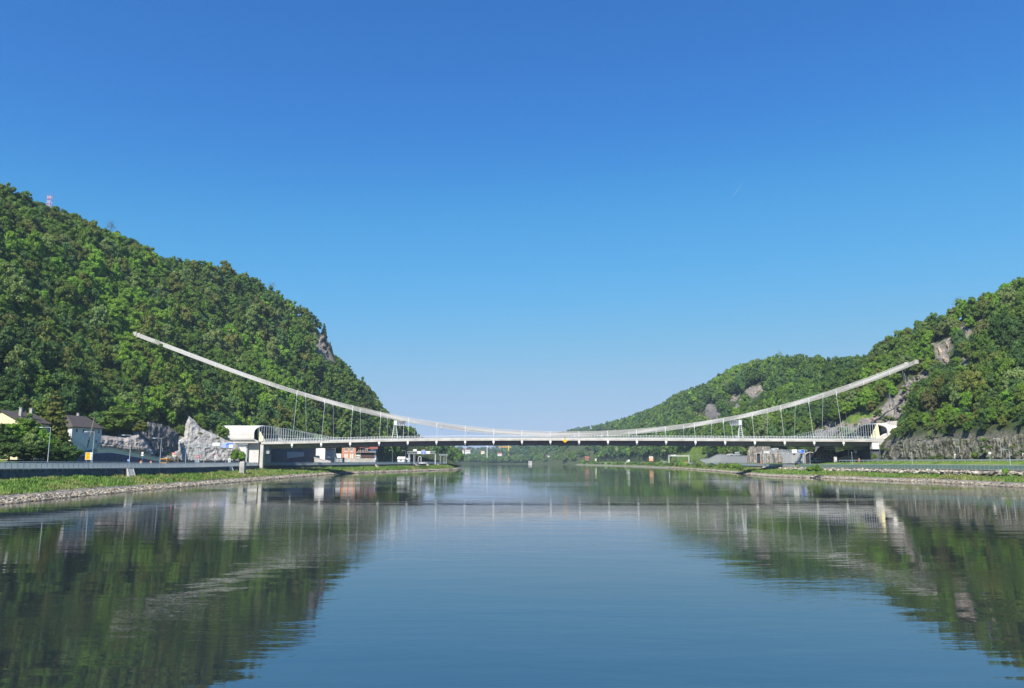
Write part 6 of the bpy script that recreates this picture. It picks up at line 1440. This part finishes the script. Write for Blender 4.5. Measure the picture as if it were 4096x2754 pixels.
# ---------------------------------------------------------------- placed trees and bushes
def near_tree(kind, px, pyt, pyb, rpx, Y, tn, label, name='broadleaf_tree', zoff=0, cat='tree', group=None, idx=None):
    b = P(px, pyb, Y); t = P(px, pyt, Y); R = rpx * Y / (FPX / CT); hs = {'broad': 2.15, 'bush': 1.05, 'conifer': 3.75, 'bare': 2.2}[kind]
    tree(kind, (b.x, Y, b.z + zoff), R, (t.z - b.z) / hs, tn, name, label, cat, group, idx=idx)
near_tree('conifer', 208, 1556, 1800, 66, 232, 'olive', 'tall olive-brown conifer in front of the white house', 'conifer_tree')
near_tree('conifer', 245, 1680, 1820, 30, 236, 'olive', 'short ragged olive conifer right beside the tall one', 'conifer_tree')
NT = [(468, 1628, 1752, 92, 303, 'mid', 'large round green tree right of the white house'), (395, 1650, 1750, 50, 300, 'cool', 'round green tree just behind the white house roof end'), (45, 1690, 1790, 60, 205, 'bright', 'bright green tree in front of the yellow house'),
      (110, 1680, 1800, 48, 208, 'mid', 'mid green tree right of the yellow house gable'), (20, 1745, 1850, 60, 190, 'dark', 'dark leafy tree at the left edge behind the railing'), (95, 1755, 1852, 50, 195, 'dark', 'second dark tree from the left edge behind the railing'),
      (160, 1722, 1850, 45, 200, 'bright', 'bright tree left of the leftmost lamp top'), (130, 1740, 1850, 38, 186, 'pale', 'pale green tree between the dark hedge trees'), (185, 1740, 1845, 40, 212, 'mid', 'green tree right of the leftmost lamp'), (262, 1775, 1852, 42, 218, 'dark', 'dark bushy tree left of the ramp wall'), (225, 1795, 1855, 32, 212, 'dark', 'dark low tree under the conifer'),
      (50, 1775, 1858, 62, 178, 'dark', 'broad dark hedge bush nearest the left edge'), (150, 1785, 1858, 50, 182, 'dark', 'dark hedge bush left of the leftmost lamp'), (275, 1790, 1856, 45, 205, 'dark', 'dark hedge bush against the ramp wall end'), (-20, 1700, 1850, 60, 195, 'dark', 'dark tree cut by the left edge of the picture'), (300, 1640, 1700, 50, 295, 'mid', 'green tree behind the ridge of the white house roof'), (170, 1600, 1720, 55, 262, 'mid', 'green tree behind the tall conifer'), (560, 1690, 1740, 30, 302, 'olive', 'small olive tree on the rocks right of the large round tree'),
      (655, 1740, 1800, 34, 372, 'mid', 'green tree on the grey rocks left of the white concrete cliff'), (715, 1700, 1770, 30, 376, 'mid', 'green tree at the upper left corner of the white cliff'), (600, 1785, 1815, 22, 352, 'cool', 'low green tree below the grey rocks'), (850, 1660, 1745, 42, 392, 'cool', 'green tree above the right shoulder of the white cliff'),
      (886, 1705, 1772, 24, 384, 'mid', 'green tree at the left end of the tunnel portal'), (640, 1376, 1420, 14, 388, 'mid', 'small tree crossing the left cable near its end'),
      (716, 1672, 1765, 28, 384, 'mid', 'green tree rising behind the left shoulder of the white cliff'), (752, 1640, 1720, 26, 392, 'cool', 'tree directly behind the tip of the white cliff'), (800, 1655, 1740, 34, 388, 'mid', 'leafy tree behind the right slope of the white cliff'),
      (3480, 1810, 1850, 0, 0, None, None)]
for r in NT:
    if r[3]: near_tree('broad', *r[:6], r[6], idx=None)
BS = [(948, 1792, 1852, 30, 356, 'bright', 'green bush on the rocks under the blue-sign gantry'), (975, 1815, 1856, 18, 362, 'dark', 'dark bush left of the abutment wall'), (3262, 1855, 1893, 32, 305, 'mid', 'large leafy green bush standing in front of the right promenade railing'), (3500, 1810, 1842, 14, 372, 'mid', 'small bush at the foot of the right abutment'), (4020, 1870, 1900, 16, 205, 'bright', 'green bush on the stone blocks near the right edge'), (2958, 1858, 1884, 18, 440, 'mid', 'weedy bush on the right bank left of the bridge shadow'),
      (3760, 1812, 1840, 16, 300, 'dark', 'dark bush at the foot of the cliff between two lamps'), (3900, 1805, 1838, 20, 275, 'mid', 'green bush at the cliff foot right of the small orange marker'), (4060, 1790, 1836, 22, 262, 'olive', 'olive bush on the cliff ledge at the right edge')]
for r in BS: near_tree('bush', *r[:6], r[6], 'leafy_bush', cat='bush')
random.seed(11)
words = ['first', 'second', 'third']
for k in range(46):
    px = 2330 + k * 13.2 + random.uniform(-4, 4); Y = fitY(px, lambda q: RT(q)[0] + 5, 420, 1540); b = P(px, 1850, Y); R = random.uniform(2.2, 4.2) * (1 + (Y - 500) / 1500)
    sec = 'below the orange billboard' if px < 2640 else ('below the far white gantry' if px < 2770 else 'below the curved stone wall'); tn = random.choice(['mid', 'pale', 'cool', 'bright'])
    LABQ.append((tree('bush', (b.x + random.uniform(0, 4), Y, 1.2), R, R * random.uniform(1.1, 1.8), tn, 'willow_bush', '', 'bush', 'g'), px, TW[tn].split(' ')[0] + '-toned', 'shore bush', sec))
for k in range(200):
    Y = random.uniform(195, 372); u = random.uniform(.02, .2) if k % 3 == 0 else random.uniform(.12, .42); x, z = hill(1, Y, u)
    if k >= 140: u = random.uniform(.02, .15); x, z = hill(1, Y, u)
    elif k >= 84: x = RF(Y)[0] - 3.0; z = random.uniform(6.6, 14)
    zf_ = 'near the abutment' if Y > 335 else ('above the blue signs' if Y > 300 else ('behind the middle lamps' if Y > 270 else ('near the blank white sign' if Y > 235 else 'near the right edge'))); tn = random.choice(['mid', 'olive', 'cool', 'dark'])
    R = random.uniform(1.2, 2.8) if k < 84 or k >= 140 else random.uniform(.7, 1.5)
    if k < 84 and blocked(x, Y, z, 2) and not k % 3 == 0 or inpoly(*proj(x, Y, z + 1)[:2], CLEARP[0]): continue
    LABQ.append((tree('bush', (x - 1, Y, z - .3), R, R * random.uniform(.9, 1.4), tn, 'cliff_shrub', '', 'shrub', 'g'), proj(x, Y, z)[0], TW[tn].split(' ')[0] + '-toned', 'cliff shrub', zf_))
for k in range(26):
    while True:
        px, py = random.uniform(3230, 3715), random.uniform(1490, 1745)
        if inpoly(px, py, ROCKP[1]): break
    Y_ = (hill_Y(px, py, 1) or 430) - 3; b = P(px, py, Y_); R = random.uniform(.9, 2.2); LABQ.append((tree('bush', b - Vector((0, 0, .5)), R, R * 1.1, random.choice(['mid', 'olive', 'bright']), 'cliff_shrub', '', 'shrub', 'g'), px, 'small', 'shrub', 'on the upper rock rib below the cable end' if py < 1610 else 'on the lower rock rib above the right portal'))
for px, py, R_, Y_ in [(735, 1790, 9, 351), (800, 1740, 10, 358), (872, 1760, 9, 366), (705, 1835, 8, 349), (905, 1800, 12, 362), (830, 1842, 7, 352)]:
    b = P(px, py, Y_); R = R_ * Y_ / (FPX / CT); LABQ.append((tree('bush', b, R, R * 1.1, random.choice(['mid', 'olive']), 'cliff_shrub', '', 'shrub', 'g'), px, 'little green', 'shrub', 'clinging to the white concrete cliff'))
for px, py, Y_, lb in [(440, 940, 462, 'thin grey bare-limbed tree high on the left hill skyline'), (1085, 1175, 600, 'grey dead tree on the steep left skyline'), (3840, 1250, 432, 'bare twiggy tree on the right ridge line'), (3120, 1440, 760, 'bare pale tree on the second hill crest')]:
    b = P(px, py, Y_); tree('bare', b, 3.6, 4.2, 'brown', 'bare_tree', lb, 'tree')
finish_labels()
for o in bpy.data.objects:
    if o.get('label') and not 4 <= len(o['label'].replace(',', '').split()) <= 16: print('LABEL', o.name, o['label'])
# ---------------------------------------------------------------- haze
hz = MB().bb(-3200, 3200, -300, 4600, -7, 330).build('haze', mat('haze_tmp', (1, 1, 1)), kind='stuff', label='thin bluish haze in the valley air')
hm = bpy.data.materials.new('haze_air'); hm.use_nodes = True; hn = hm.node_tree; hn.nodes.remove(hn.nodes['Principled BSDF'])
hv = hn.nodes.new('ShaderNodeVolumePrincipled'); hv.inputs['Color'].default_value = (.62, .80, 1.0, 1); hv.inputs['Density'].default_value = 0.000095; hv.inputs['Anisotropy'].default_value = .0
hn.links.new(hv.outputs[0], hn.nodes['Material Output'].inputs['Volume']); hz.data.materials[0] = hm
